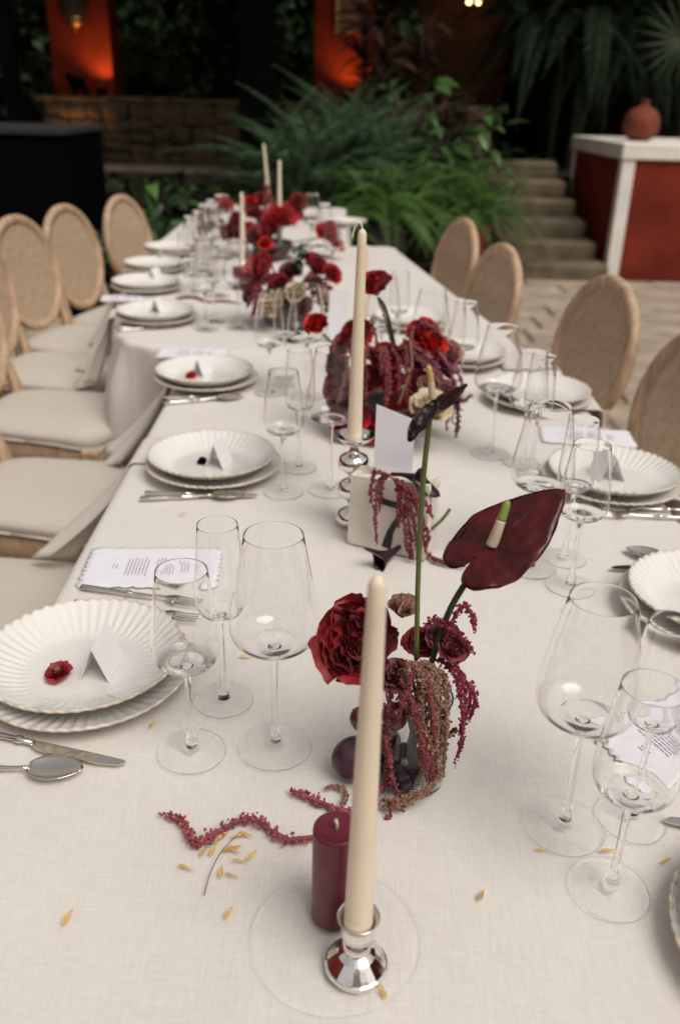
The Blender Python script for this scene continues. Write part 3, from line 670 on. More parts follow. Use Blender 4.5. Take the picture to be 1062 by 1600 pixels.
def make_chair():
    t = thing('cane_back_chair', 'chair', 'chair', (0, 0, 0), 0, 'oval cane back dining chairs')
    o2 = outline(0.445, 0.395, 0.47, 72, 0.03); phi = np.arange(72) / 72 * 2 * PI; wavy = 0.010 * np.cos(3 * phi + .5)
    rings = [ring3(o2, 0.440, 0.97), ring3(o2, 0.446, 1.0), ring3(o2, 0.464, 1.008)]
    for q in np.linspace(0.1, 1, 9): rings.append(ring3(o2, 0.464 + 0.045 * math.sin(q * PI / 2), 1.005 * math.cos(q * PI / 2 * 0.97) ** 0.55))
    # scalloped lower edge of the cushion
    for r_, k_ in zip(rings[:6], (1, 1, .8, .5, .3, .1)): r_[:, 2] += wavy * k_
    c = obj('seat', stack(rings).mesh('seat', m_seat), t)
    mbp = MB(); tube(mbp, (lambda q_: np.vstack([q_, q_[:1]]))(ring3(o2, 0.442, 1.0) + np.column_stack([0 * wavy, 0 * wavy, wavy])), 0.005, 6); obj('piping', mbp.mesh('piping', m_seat), c)
    fr = [ring3(o2, 0.350, 0.95), ring3(o2, 0.356, 0.98), ring3(o2, 0.378, 0.97), ring3(o2, 0.388, 0.992), ring3(o2, 0.402, 0.980), ring3(o2, 0.432, 0.985), ring3(o2, 0.440, 0.95)]
    for r_, k_ in zip(fr, (1.5, 1.5, 1.2, 1.1, 1, 1, 1)): r_[:, 2] += wavy * k_
    obj('seat_frame', stack(fr).mesh('seat_frame', m_wood), t)
    legp = [(0, 0.0), (0.011, 0.0), (0.013, 0.03), (0.012, 0.04), (0.017, 0.16), (0.022, 0.28), (0.023, 0.305), (0.016, 0.315), (0.024, 0.33), (0.024, 0.345), (0, 0.345)]
    lm = lathe(legp, 14).mesh('leg', m_wood)
    for sx in (-1, 1):
        for (yy, wx) in ((0.205, 0.192), (-0.205, 0.172)):
            obj('leg', lm, t, loc=(sx * wx, yy, 0))
        blk = MB(); box(blk, (sx * 0.196, 0.212, 0.395), (0.056, 0.056, 0.078)); me = bevel_mesh(blk.mesh('corner_block', m_wood, smooth=False), 0.004)
        cb = obj('corner_block', me, t)
        ro = lathe([(0.019, 0.0), (0.017, 0.004), (0.011, 0.0015), (0.006, 0.004), (0, 0.005)], 16).mesh('rosette', m_wood)
        obj('rosette', ro, cb, loc=(sx * 0.196, 0.2405, 0.395), rot=(-PI / 2, 0, 0))
    # oval back, leaning
    lean = math.radians(11); A, B, ZC = 0.215, 0.235, 0.735
    def bp(x, h, off): return (x, -0.215 - math.sin(lean) * (h - 0.47) - off * math.cos(lean) * -1, h * 1.0 + off * math.sin(lean))
    prof = [(-0.026, 0.004), (-0.024, 0.012), (-0.014, 0.013), (-0.010, 0.018), (0.004, 0.021), (0.016, 0.017), (0.022, 0.008), (0.023, -0.008), (0.015, -0.017), (-0.012, -0.015), (-0.024, -0.010)]
    prof = [(a * .82 + .003, b * .9) for a, b in prof]
    v = []; K = 72
    for k in range(K):
        a = 2 * PI * k / K; nx, nz = math.cos(a) / A, math.sin(a) / B; l = math.hypot(nx, nz); nx /= l; nz /= l
        for (pr, po_) in prof: v.append(bp((A - 0.022) * math.cos(a) + nx * pr, ZC + (B - 0.022) * math.sin(a) + nz * pr, po_))
    m = len(prof); f = []
    for k in range(K):
        k2 = (k + 1) % K
        for q in range(m): q2 = (q + 1) % m; f.append((k * m + q, k * m + q2, k2 * m + q2, k2 * m + q))
    bf_ = obj('back_frame', MB().add(v, f).mesh('back_frame', m_wood), t)
    # cane oval (double layer with slight cushion shape)
    for off, nm in ((0.006, 'cane_panel'), (-0.006, 'cane_panel')):
        v = [bp(0, ZC, off)]
        for q in (0.33, 0.66, 1.0):
            for k in range(48):
                a = 2 * PI * k / 48; v.append(bp((A - 0.040) * q * math.cos(a), ZC + (B - 0.040) * q * math.sin(a), off))
        f = [(0, 1 + k, 1 + (k + 1) % 48) for k in range(48)]
        for r_ in range(2):
            for k in range(48): k2 = (k + 1) % 48; f.append((1 + r_ * 48 + k, 1 + (r_ + 1) * 48 + k, 1 + (r_ + 1) * 48 + k2, 1 + r_ * 48 + k2))
        obj(nm, MB().add(v, f).mesh(nm, m_cane), t)
    for sx in (-1, 1):
        mp_ = MB(); tube(mp_, catmull([(sx * 0.178, -0.21, 0.36), (sx * 0.178, -0.215, 0.46), (sx * 0.17, -0.225, 0.53), bp(sx * 0.165, 0.61, 0)], 10), [0.024] * 4 + [0.023, 0.021, 0.019, 0.017, 0.015, 0.013], 10)
        obj('back_post', mp_.mesh('back_post', m_wood), t)
    return t
chair0 = make_chair(); used = [False]
TILT = math.radians(17)
def chair_at(label, x, yv, face):   # face: direction the sitter looks, radians from +X
    place_copy(chair0, used, label, (x, yv, 0), face - PI / 2)
for (px, py, lab) in ((185, 305, 'cane back chair farthest from the camera on the bar cabinet side'), (95, 320, 'cane back chair before the dark shrub, second farthest on the cabinet side'), (18, 337, 'cane back chair with pale worn cane at the black cabinet')):
    tpt = at(px, py, 0.965); chair_at(lab, tpt[0] + 0.31 * math.cos(-TILT), tpt[1] + 0.31 * math.sin(-TILT), -TILT)
for (x, yv, lab) in ((-1.085, 3.24, 'cane back chair cut by the frame with its cream seat beside the fourth plate'), (-0.955, 2.75, 'chair with cream seat and carved rail near the plate of loose petals'), (-0.775, 2.12, 'chair with wide cream seat under the hanging napkin by the plate with a dark bud'), (-0.715, 1.53, 'chair with its cream seat corner showing by the lacy menu card')):
    chair_at(lab, x, yv, -math.radians(8))
for (px, py, lab) in ((728, 342, 'cane back chair half edge on against the bright fern'), (790, 382, 'cane back chair beside the bright fern and stone steps'), (961, 433, 'big cane back chair alone before the flagstones'), (1128, 515, 'cane back chair cut off by the picture edge nearest the camera')):
    tpt = at(px, py, 0.965); fa = PI + TILT; chair_at(lab, tpt[0] + 0.31 * math.cos(fa), tpt[1] + 0.31 * math.sin(fa), fa)

# ------------------------------------------------------------------ place settings
def plate_mesh(R, rise, well, nfl, zf=0.006, th=0.0042, amp=0.006):
    n = nfl * 6; rr = np.concatenate([np.linspace(0, well, 6), well + (R - well) * np.linspace(0.08, 1, 13)]); mb = MB()
    th_ = np.linspace(0, 2 * PI, n, endpoint=False); fl = np.cos(th_ * nfl); fl = np.sign(fl) * np.abs(fl) ** 0.8
    def surf(dz, shr):
        rows = []
        for r in rr:
            s = max(0, (r - well) / (R - well)); k = s ** 0.9 if s > 0 else 0
            rad = r * (1 + amp * fl * max(0, s - 0.25) / 0.75) - shr * (s > 0.9)
            z = zf + rise * (s ** 1.35) + dz + 0.0011 * fl * min(1, 3 * s) * (1 if s > 0 else 0)
            rows.append(np.column_stack([rad * np.cos(th_), rad * np.sin(th_), np.broadcast_to(z, (n,))]))
        return rows
    top = surf(0, 0); bot = surf(-th, 0.0006)
    top[0] = top[0][:1]; rows = top + bot[:0:-1]
    v = []; idx = []
    for r_ in rows: idx.append((len(v), len(r_))); v.extend(r_.tolist())
    f = []
    for (a, la), (b, lb) in zip(idx[:-1], idx[1:]):
        for i in range(n):
            j = (i + 1) % n
            if la == 1: f.append((a, b + i, b + j))
            else: f.append((a + i, b + i, b + j, a + j))
    # foot
    base = idx[-1][0]; ce = len(v); v.append((0, 0, zf - th)); f += [(base + (i + 1) % n, base + i, ce) for i in range(n)]
    mb.add(v, f)
    rim = MB(); e = top[-1]; e = np.vstack([e, e[:1]]); tube(rim, e - np.array([0, 0, 0.0021]), 0.0023, 6, cap=False)
    foot = lathe([(well * 0.82, 0.0), (well * 0.86, 0.0), (well * 0.9, zf - th + 0.0005), (well * 0.78, zf - th + 0.0005), (well * 0.82, 0.0)], 48)
    return mb, rim, foot
def make_plate(name, cat, group, R, rise, well, nfl):
    b, r, fo = plate_mesh(R, rise, well, nfl); t = thing(name, name, cat, (0, 0, 0), 0, group)
    obj('body', b.mesh('body', m_china), t); obj('rim', r.mesh('rim', m_chinarim), t); obj('foot_ring', fo.mesh('foot_ring', m_china), t); return t
charger0 = make_plate('charger_plate', 'plate', 'fluted charger plates', 0.131, 0.017, 0.080, 54); cu_ = [False]
dinner0 = make_plate('dinner_plate', 'plate', 'fluted upper plates', 0.1235, 0.026, 0.070, 50); du = [False]

def napkin(label, c, tdir, ndir, wd, inner, drop, seed, flare=0.17):
    """Folded linen napkin: starts under the plate, bends over the table edge and hangs."""
    tdir = np.array([*tdir, 0.0]); ndir = np.array([*ndir, 0.0]); R = 0.017; v = []; S = np.concatenate([np.linspace(-inner, 0, 6), np.linspace(0.1, 1, 5) * R * PI / 2, R * PI / 2 + np.linspace(0.08, 1, 14) * drop]); U = np.linspace(-0.5, 0.5, 22)
    for s in S:
        for u in U:
            if s <= 0: q = ndir * s; z = 0.0035
            elif s <= R * PI / 2: a = s / R; q = ndir * R * math.sin(a); z = 0.0035 - R * (1 - math.cos(a))
            else:
                d = s - R * PI / 2; k = d / drop
                q = ndir * (R + flare * k ** 1.25 + 0.036 * k * math.sin(u * 12 + seed + k) + 0.012 * k * math.sin(u * 23 + seed * 3)); z = 0.0035 - R - d * (0.93 + 0.09 * math.cos(u * 5.5) + .03 * math.sin(u * 9 + seed))
            sp = u * wd * (1.0 + 0.10 * max(0, s) / drop)
            v.append(np.array([c[0], c[1], TOP]) + tdir * sp + q + np.array([0, 0, z]))
    me = MB().add(v, gridf(len(S), len(U))).mesh('napkin', m_napkin); o = obj('napkin', me)
    sm = o.modifiers.new('thick', 'SOLIDIFY'); sm.thickness = 0.003; sm.offset = 1
    return tag(o, label, 'napkin', 'linen napkins hanging from the table edge')

# cutlery: built along +X from handle end (0) to tip
def sweep(stations, n=10):
    """stations: (x, half width, half thickness, z) -> closed loft with elliptic sections"""
    rings = []
    for (x, a, b, z) in stations: rings.append(np.array([(x, a * math.cos(2 * PI * k / n), z + b * math.sin(2 * PI * k / n)) for k in range(n)]))
    return stack(rings)
HANDLE = [(0.0, .002, .002, .004), (.002, .0055, .0035, .0042), (.02, .0052, .0033, .0042), (.05, .0042, .003, .0042), (.072, .0034, .0028, .0042), (.075, .0052, .0042, .0045), (.080, .0052, .0042, .0045), (.083, .0032, .0028, .0042), (.096, .0038, .0030, .0042)]
def make_spoon():
    t = thing('spoon', 'spoon', 'spoon', (0, 0, 0), 0, 'silver spoons')
    obj('handle', sweep(HANDLE + [(.110, .0026, .0022, .0046), (.124, .0022, .002, .0058), (.135, .003, .0018, .006)]).mesh('handle', m_steel), t)
    v = []; nu, nv = 15, 11
    for i in range(nu):
        s = i / (nu - 1); wv = 0.0205 * (max(0.0, math.sin(PI * (0.04 + 0.96 * s) ** 0.85)) ** 0.65)
        for j in range(nv):
            u = -1 + 2 * j / (nv - 1); cup = 1 - u * u; v.append((0.132 + 0.062 * s, u * wv, 0.0075 - 0.0065 * cup * math.sin(PI * min(1, s * 0.96 + 0.04)) ** 0.7))
    b = obj('bowl', MB().add(v, gridf(nu, nv)).mesh('bowl', m_steel), t); md = b.modifiers.new('t', 'SOLIDIFY'); md.thickness = 0.0011; md.offset = 1
    return t
def make_knife():
    t = thing('knife', 'knife', 'knife', (0, 0, 0), 0, 'silver knives')
    obj('handle', sweep(HANDLE).mesh('handle', m_steel), t)
    out = [(0.095, -.004), (.105, -.0085), (.112, -.010), (.15, -.0098), (.185, -.008), (.205, -.004), (.212, .003), (.208, .0055), (.19, .0058), (.13, .0052), (.105, .0045), (.095, .0035)]
    mb = MB(); n = len(out); v = [(x, y, .0032) for x, y in out] + [(x, y, .0046) for x, y in out]
    f = [tuple(range(n - 1, -1, -1)), tuple(range(n, 2 * n))] + [(i, (i + 1) % n, n + (i + 1) % n, n + i) for i in range(n)]
    obj('blade', mb.add(v, f).mesh('blade', m_steel, smooth=False), t); return t
def make_fork():
    t = thing('fork', 'fork', 'fork', (0, 0, 0), 0, 'silver forks')
    obj('handle', sweep(HANDLE + [(.110, .0028, .0022, .0046), (.130, .0024, .002, .0062), (.138, .006, .0016, .0064), (.146, .0105, .0013, .0058), (.153, .0115, .0012, .005)]).mesh('handle', m_steel), t)
    for k in range(4):
        y = -.0092 + k * .0061; obj('tine', sweep([(.152, .0017, .001, .005), (.17, .0015, .0009, .0042), (.19, .0012, .0008, .0058), (.199, .0005, .0005, .008)], 6).mesh('tine', m_steel), t, loc=(0, y, 0))
    return t
spoon0, knife0, fork0 = make_spoon(), make_knife(), make_fork(); su, ku, fu = [False], [False], [False]
def lay(proto, usedf, label, p0, p1, tip_len):
    """Lay a piece of cutlery so its tip falls at p1 (pixel) and it points away from p0."""
    a, b = tb(*p0), tb(*p1); d = b - a; ang = math.atan2(d[1], d[0]); o = b[:2] - np.array([math.cos(ang), math.sin(ang)]) * tip_len
    return place_copy(proto, usedf, label, (o[0], o[1], TOP + 0.0005), ang)

def tent_card(label, p, ang, L=0.055, W=0.036, H=0.046):
    v = []; th = 0.0006
    for x in (-L / 2, L / 2):
        v += [(x, -W / 2, 0), (x, 0, H), (x, W / 2, 0), (x, W / 2 - th * 2, 0), (x, 0, H - th * 3), (x, -W / 2 + th * 2, 0)]
    f = [(i, (i + 1) % 6, 6 + (i + 1) % 6, 6 + i) for i in range(6)] + [(0, 5, 4, 1), (1, 4, 3, 2), (6, 7, 10, 11), (7, 8, 9, 10)]
    o = obj('place_card', MB().add(v, f).mesh('place_card', m_paper, smooth=False), loc=p, rot=(0, 0, ang))
    return tag(o, label, 'place card', 'folded place cards')

def menu_card(label, c, ang, L=0.175, W=0.125, seed=0, ink=True):
    """Handmade paper with a ragged, lacy edge; text as thin ink strokes too small to read."""
    r = random.Random(seed); n = 128; t = thing('menu_card', label, 'menu', c, ang, 'lacy edged menu papers'); ring = []
    for k in range(n):
        a = 2 * PI * k / n; co, si = math.cos(a), math.sin(a); q = 1 / max(abs(co), abs(si)); x, y_ = co * q * L / 2, si * q * W / 2
        g = 1 + 0.055 * abs(math.sin(k * PI / 4)) + r.uniform(-0.018, 0.018); ring.append((x * g, y_ * g, 0.0013 + 0.0004 * math.sin(k * .19 + seed)))
    ring = np.array(ring); rings = [ring - np.array([0, 0, 0.0008]), ring, ring * np.array([.9, .9, 0]) + np.array([0, 0, 0.0016]), ring * np.array([.45, .45, 0]) + np.array([0, 0, 0.0013])]
    obj('paper', stack(rings).mesh('paper', m_menu), t)
    if ink:
        mb = MB()
        for (x0, nl, w0) in ((-0.062, 2, 0.018), (-0.040, 7, 0.062), (0.006, 6, 0.058), (0.046, 3, 0.04)):
            for k in range(nl):
                x = x0 + k * 0.0052; y_ = -w0 / 2 * r.uniform(.7, 1); ye = w0 / 2 * r.uniform(.7, 1)
                while y_ < ye:
                    wl = r.uniform(.004, .010); e = min(ye, y_ + wl); mb.add([(x, y_, .0021), (x + .0014, y_, .0021), (x + .0014, e, .0021), (x, e, .0021)], [(0, 1, 2, 3)]); y_ = e + .0016
        obj('printed_lines', mb.mesh('printed_lines', m_ink, smooth=False), t)
    return t

# ---- plates: pixel centre of the upper rim, phrase that finds the setting
SET = {
    'L1': (130, 1019, 'under the red ranunculus', 'holding a red ranunculus and white card'),
    'L2': (331, 709, 'under the plate with the dark bud', 'holding a dark bud and grey card'),
    'L3': (320, 577, 'under the plate with loose red petals', 'holding loose red petals'),
    'L4': (243, 484, 'fourth from the camera on the cream seat side', 'fourth from the camera on the cream seat side'),
    'L5': (228, 438, 'fifth from the camera on the cream seat side', 'fifth from the camera on the cream seat side'),
    'L6': (241, 409, 'sixth from the camera on the cream seat side', 'sixth from the camera on the cream seat side'),
    'L7': (268, 384, 'seventh from the camera on the cream seat side', 'seventh from the camera on the cream seat side'),
    'R0': (1305, 1456, 'cut off at the bottom corner of the picture', 'just showing at the bottom corner of the picture'),
    'R1': (1118, 925, 'under the plate cut off by the picture edge', 'cut off by the picture edge beyond the big wine glass'),
    'R2': (958, 733, 'behind the big anthurium', 'holding a mauve card behind the big anthurium'),
    'R3': (842, 606, 'in front of the big cane back chair', 'in front of the big cane back chair'),
    'R4': (722, 545, 'beside the drooping amaranth of the red bouquet', 'beside the drooping amaranth of the red bouquet'),
    'R5': (640, 492, 'below the chairs at the bright fern', 'below the chairs at the bright fern'),
}
PC = {}
for k, (px, py, l1, l2) in SET.items():
    p = at(px, py, TOP + 0.036); PC[k] = p
    a = random.uniform(0, 1)
    place_copy(charger0, cu_, 'fluted cream charger plate ' + l1, (p[0] + (0.004 if k[0] == 'L' else -0.004), p[1] - 0.004, TOP + 0.001), a)
    place_copy(dinner0, du, 'fluted cream upper plate ' + l2, (p[0], p[1], TOP + 0.0095), a + 0.3)
for i, (px, py) in enumerate(((540, 352), (470, 340), (330, 352), (345, 330))):
    p = tb(px, py); place_copy(dinner0, du, ('cream plate beyond the rose arrangement near the ferns', 'cream plate among the farthest glasses', 'cream plate at the far end by the last cane chair', 'small looking cream plate at the far table end')[i], (p[0], p[1], TOP + 0.001), 0.3 * i)

for (k, x, ang, inner, drop, wd, fl, sh, lab) in (('L1', -0.418, 0, 0.14, 0.22, 0.13, 0.12, 0.05, 'linen napkin hanging beside the red ranunculus plate'), ('L2', -0.418, 0, 0.15, 0.235, 0.14, 0.185, 0.095, 'linen napkin hanging beside the plate with the dark bud'),
                         ('L3', -0.445, 0, 0.12, 0.27, 0.16, 0.19, 0.09, 'linen napkin hanging beside the plate with loose red petals'), ('L4', -0.785, 10, 0.10, 0.24, 0.13, 0.09, 0.08, 'linen napkin hanging below the fourth plate on the cream seat side'), ('L5', -0.875, 10, 0.08, 0.22, 0.12, 0.08, 0.06, 'linen napkin hanging below the fifth plate on the cream seat side')):
    a = math.radians(ang); p = PC[k]; napkin(lab, (x, p[1] + sh), (-math.sin(a), math.cos(a)), (-math.cos(a), -math.sin(a)), wd, inner, drop, p[1] * 7, fl)
for (k, x, ang, lab) in (('R1', 0.655, 0, 'linen napkin hanging beside the plate cut off by the picture edge'), ('R2', 0.640, -1, 'linen napkin hanging behind the mauve place card'), ('R3', 0.625, -1, 'linen napkin hanging before the big cane back chair'), ('R4', 0.585, 9, 'linen napkin hanging beyond the red bouquet')):
    a = math.radians(ang); p = PC[k]; napkin(lab, (x, p[1] + 0.01), (-math.sin(a), math.cos(a)), (math.cos(a), math.sin(a)), 0.155, 0.15, 0.2, p[1] * 5, 0.05)

# ---- cutlery
lay(knife0, ku, 'knife with its blade beside the red ranunculus plate', (30, 1160), (196, 1199), 0.212)
lay(spoon0, su, 'spoon lying nearest the camera below the red ranunculus plate', (0, 1205), (133, 1209), 0.194)
lay(fork0, fu, 'fork seen through the glass beside the lacy menu', (146, 923), (322, 948), 0.199)
lay(fork0, fu, 'fork half hidden between the plate rim and the small glass', (120, 945), (318, 972), 0.199)
lay(knife0, ku, 'knife below the plate with the dark bud', (220, 773), (404, 777), 0.212)
lay(spoon0, su, 'spoon below the plate with the dark bud', (228, 782), (384, 776), 0.194)
lay(knife0, ku, 'knife below the plate with loose red petals', (248, 624), (383, 622), 0.212)
lay(spoon0, su, 'spoon below the plate with loose red petals', (258, 632), (378, 622), 0.194)
lay(knife0, ku, 'knife below the fourth plate on the cream seat side', (190, 515), (285, 512), 0.212)
lay(spoon0, su, 'spoon below the fourth plate on the cream seat side', (196, 518), (278, 510), 0.194)
lay(spoon0, su, 'spoon pointing at the camera beside the plate cut off by the edge', (1100, 890), (975, 862), 0.194)
lay(knife0, ku, 'knife beyond the plate cut off by the picture edge', (1090, 895), (952, 890), 0.212)
lay(fork0, fu, 'fork behind the big anthurium nearest the camera', (1062, 812), (925, 806), 0.199)
lay(fork0, fu, 'fork behind the big anthurium next to the mauve carded plate', (1062, 800), (940, 797), 0.199)
lay(knife0, ku, 'knife tip entering the picture beside the glass feet', (1150, 1310), (1034, 1283), 0.212)

# ---- cards, menus, small flowers on plates
def ang_px(p, q): a, b = tb(*p), tb(*q); return math.atan2(b[1] - a[1], b[0] - a[0])
def on_plate(px, py): return at(px, py, TOP + 0.0165)
tent_card('white folded place card beside the red ranunculus', on_plate(146, 1052) + np.array([0.008, 0.014, 0]), ang_px((158, 1069), (190, 1010)), 0.062, 0.038, 0.048)
tent_card('grey folded place card beside the dark bud', on_plate(341, 728) + np.array([0, 0.01, 0]), math.radians(75), 0.05, 0.04, 0.05)
tent_card('folded place card behind the loose red petals', on_plate(316, 584), math.radians(70), 0.05, 0.036, 0.046)
tent_card('place card on the fourth plate of the cream seat side', on_plate(247, 486), math.radians(80)); tent_card('place card on the fifth plate of the cream seat side', on_plate(243, 437), math.radians(70))
tent_card('place card on the sixth plate of the cream seat side', on_plate(251, 408), math.radians(100)); tent_card('mauve shaded place card behind the big anthurium', on_plate(948, 745), math.radians(100), 0.055, 0.05, 0.05)
c = (tb(160, 868) + tb(338, 862) + tb(318, 906) + tb(136, 912)) / 4
menu_card('lacy white menu paper with purple lines under the small glasses', (c[0], c[1], TOP), math.radians(3), 0.205, 0.125, 3)
p = tb(300, 552); menu_card('white menu paper beyond the plate with loose red petals', (p[0], p[1], TOP), 0.05, 0.19, 0.10, 4)
p = tb(190, 466); menu_card('white menu paper beyond the fourth plate of the cream seat side', (p[0], p[1], TOP), 0.2, 0.14, 0.10, 5)
p = tb(1062, 1150); menu_card('white menu paper seen through the wine glasses at the picture edge', (p[0], p[1], TOP), 0.5, 0.19, 0.12, 6)
p = tb(915, 682); menu_card('lacy white menu paper beyond the mauve place card', (p[0], p[1], TOP), -0.1, 0.20, 0.105, 7)

# ------------------------------------------------------------------ glasses
def wine_glass(name, H, fr, sr, bb, prof_bowl, wall=0.0006, n=44):
    """Three open shells that close into one solid of glass: foot, stem, bowl."""
    t = thing(name, name, 'wine glass', (0, 0, 0), 0)
    foot = [(0, 0.0006), (fr * .5, 0.0005), (fr - .003, 0.0002), (fr - .0009, 0.0), (fr - .0002, 0.0003), (fr, 0.0008), (fr - .0002, 0.0013), (fr - .0009, 0.0016), (fr - .003, 0.0018), (fr * .85, 0.0021), (fr * .5, 0.0030), (fr * .22, 0.0048)]
    stem = [(fr * .22, 0.0048), (0.0078, 0.0075), (0.0066, 0.0105), (0.0072, 0.0135), (0.0060, 0.018), (0.0046, 0.024), (sr * 1.1, 0.04), (sr, 0.06), (sr, bb - 0.035), (sr * 1.12, bb - 0.018), (sr * 1.6, bb - 0.006), (sr * 2.4, bb + 0.0005)]
    pr0, pz0 = prof_bowl[-1]; prof_bowl = prof_bowl[:-1] + [(pr0, pz0 - 0.0010), (pr0 - .0001, pz0 - 0.00025), (pr0 - wall * .3, pz0)]
    ob = [(sr * 2.4, bb + 0.0005)] + prof_bowl
    inner = [(pr0 - wall * .7, pz0), (pr0 - wall * .9, pz0 - .00025)] + [(max(0, r - wall), z) for i, (r, z) in enumerate(prof_bowl[:-2])][::-1]
    lift = 0.0058
    ins = []
    for (r, z) in inner: ins.append((r, max(z, bb + lift + 0.10 * r * 0)))
    # thick lens at the bottom of the bowl
    ins = [(r, z) for (r, z) in ins if z > bb + lift + 0.002 and r > .0235 * fr / .0425] + [(0.0225 * fr / .0425, bb + lift + 0.0018), (0.0205 * fr / .0425, bb + lift + 0.0026), (0.0185 * fr / .0425, bb + lift + 0.0018), (0.013 * fr / .0425, bb + lift - 0.001), (0.007, bb + lift - 0.003), (0, bb + lift - 0.0038)]
    obj('foot', lathe(foot, n).mesh('foot', m_thin), t); obj('stem', lathe(stem, 20 if False else n).mesh('stem', m_glass), t); obj('bowl', lathe(ob + ins, n).mesh('bowl', m_glass), t)
    return t
def smooth_prof(pts, n=26): return [tuple(q) for q in catmull(pts, n)]
gb0 = wine_glass('bordeaux_glass', .274, .0425, .0033, .136, smooth_prof([(.016, .1385), (.034, .1425), (.045, .152), (.0485, .166), (.0465, .186), (.0395, .228), (.0312, .274)]))
gw0 = wine_glass('white_wine_glass', .236, .039, .0032, .116, smooth_prof([(.014, .1178), (.027, .122), (.035, .131), (.0378, .145), (.0365, .163), (.0325, .195), (.0272, .236)]))
gf0 = wine_glass('champagne_flute', .243, .0365, .0032, .123, smooth_prof([(.012, .1248), (.022, .129), (.0275, .138), (.0290, .150), (.0285, .170), (.0262, .208), (.0232, .243)]))
gu = {'b': [gb0, [False], 0.274, 'wide bowled clear wine glass'], 'w': [gw0, [False], 0.236, 'smaller clear wine glass'], 'f': [gf0, [False], 0.243, 'slim clear champagne glass']}
for k, gname in (('b', 'wide wine glasses'), ('w', 'small wine glasses'), ('f', 'champagne glasses')): gu[k][0]['group'] = gname
def put_glass(kind, xy, where):
    g = gu[kind]; place_copy(g[0], g[1], g[3] + ' ' + where, (xy[0], xy[1], TOP + 0.0004), random.uniform(0, 6))
def foot_px(px, py): return tb(px, py)[:2]
def rim_px(kind, px, py): return at(px, py, TOP + gu[kind][2])[:2]
put_glass('b', foot_px(430, 1166), 'between the menu paper and the peony'); put_glass('w', foot_px(300, 1174), 'beside the red ranunculus plate'); put_glass('f', foot_px(350, 1094), 'standing before the lacy menu paper')
put_glass('w', foot_px(443, 769), 'beside the spoon of the plate with the dark bud'); put_glass('f', foot_px(467, 731), 'behind the one next to the dark bud plate'); put_glass('b', foot_px(515, 766), 'against the knobbed silver candlestick')
put_glass('w', rim_px('w', 420, 467), 'nearest the plate of loose petals in front of the cream roses'); put_glass('f', rim_px('f', 445, 453), 'in front of the cream roses'); put_glass('b', rim_px('b', 480, 446), 'in front of the dark bouquet beside the scarlet carnation')
put_glass('b', foot_px(880, 1290), 'standing largest beside the picture edge'); put_glass('w', foot_px(953, 1389), 'standing nearest the camera'); put_glass('f', foot_px(985, 1279), 'overlapping the menu at the picture edge')
put_glass('b', foot_px(827, 886), 'directly above the anthurium spathe'); put_glass('w', foot_px(890, 916), 'beside the forks behind the anthurium'); put_glass('f', foot_px(880, 873), 'tucked behind the pair above the anthurium')
put_glass('b', foot_px(765, 709), 'before the big cane back chair'); put_glass('w', rim_px('w', 834, 550), 'over the plate of the big cane back chair'); put_glass('f', rim_px('f', 850, 556), 'over the plate rim of the big cane back chair')
put_glass('b', rim_px('b', 676, 453), 'against the two cane chairs at the fern'); put_glass('w', rim_px('w', 729, 472), 'beside the second cane chair from the fern'); put_glass('f', rim_px('f', 712, 468), 'between the two glasses at the fern side chairs')
put_glass('f', rim_px('f', 626, 424), 'at the far table corner beside the tall red rose'); put_glass('b', rim_px('b', 600, 432), 'behind the tall red rose')
ca, sa = math.cos(math.radians(10)), math.sin(math.radians(10)); ords = {'L4': 'fourth', 'L5': 'fifth', 'L6': 'sixth', 'L7': 'seventh'}
for k in ('L4', 'L5', 'L6', 'L7'):
    for kind, (dx, dy) in (('w', (0.16, -0.13)), ('f', (0.19, -0.02)), ('b', (0.265, -0.12))):
        if k in ('L6', 'L7') and kind == 'b': dx -= 0.03
        put_glass(kind, (PC[k][0] + dx * ca - dy * sa, PC[k][1] + dx * sa + dy * ca), 'by the %s plate on the cream seat side' % ords[k])
for i, (kind, px, py) in enumerate((('b', 487, 303), ('w', 507, 318), ('f', 318, 322), ('b', 330, 318), ('w', 520, 345))):
    put_glass(kind, rim_px(kind, px, py), ('at the far end under the silvery fern', 'at the far end against the dark fern', 'at the far end beyond the seventh plate', 'at the far end beside the small red rose', 'behind the drooping red rose')[i])
p = tb(525, 1466)
disc = lathe([(0, 0.0012), (0.03, 0.0012), (0.066, 0.0008), (0.0735, 0.0001), (0.0748, 0.0), (0.0753, 0.0003), (0.0755, 0.0009), (0.0753, 0.0015), (0.0747, 0.0018), (0.0735, 0.0020), (0.067, 0.0024), (0.03, 0.0026), (0, 0.0026)], 72).mesh('glass_coaster', glass('clear_disc', ior=1.08))
tag(obj('glass_coaster', disc, loc=(p[0], p[1], TOP + 0.0006)), 'clear round glass plate under the burgundy candle and silver holder', 'glass plate')

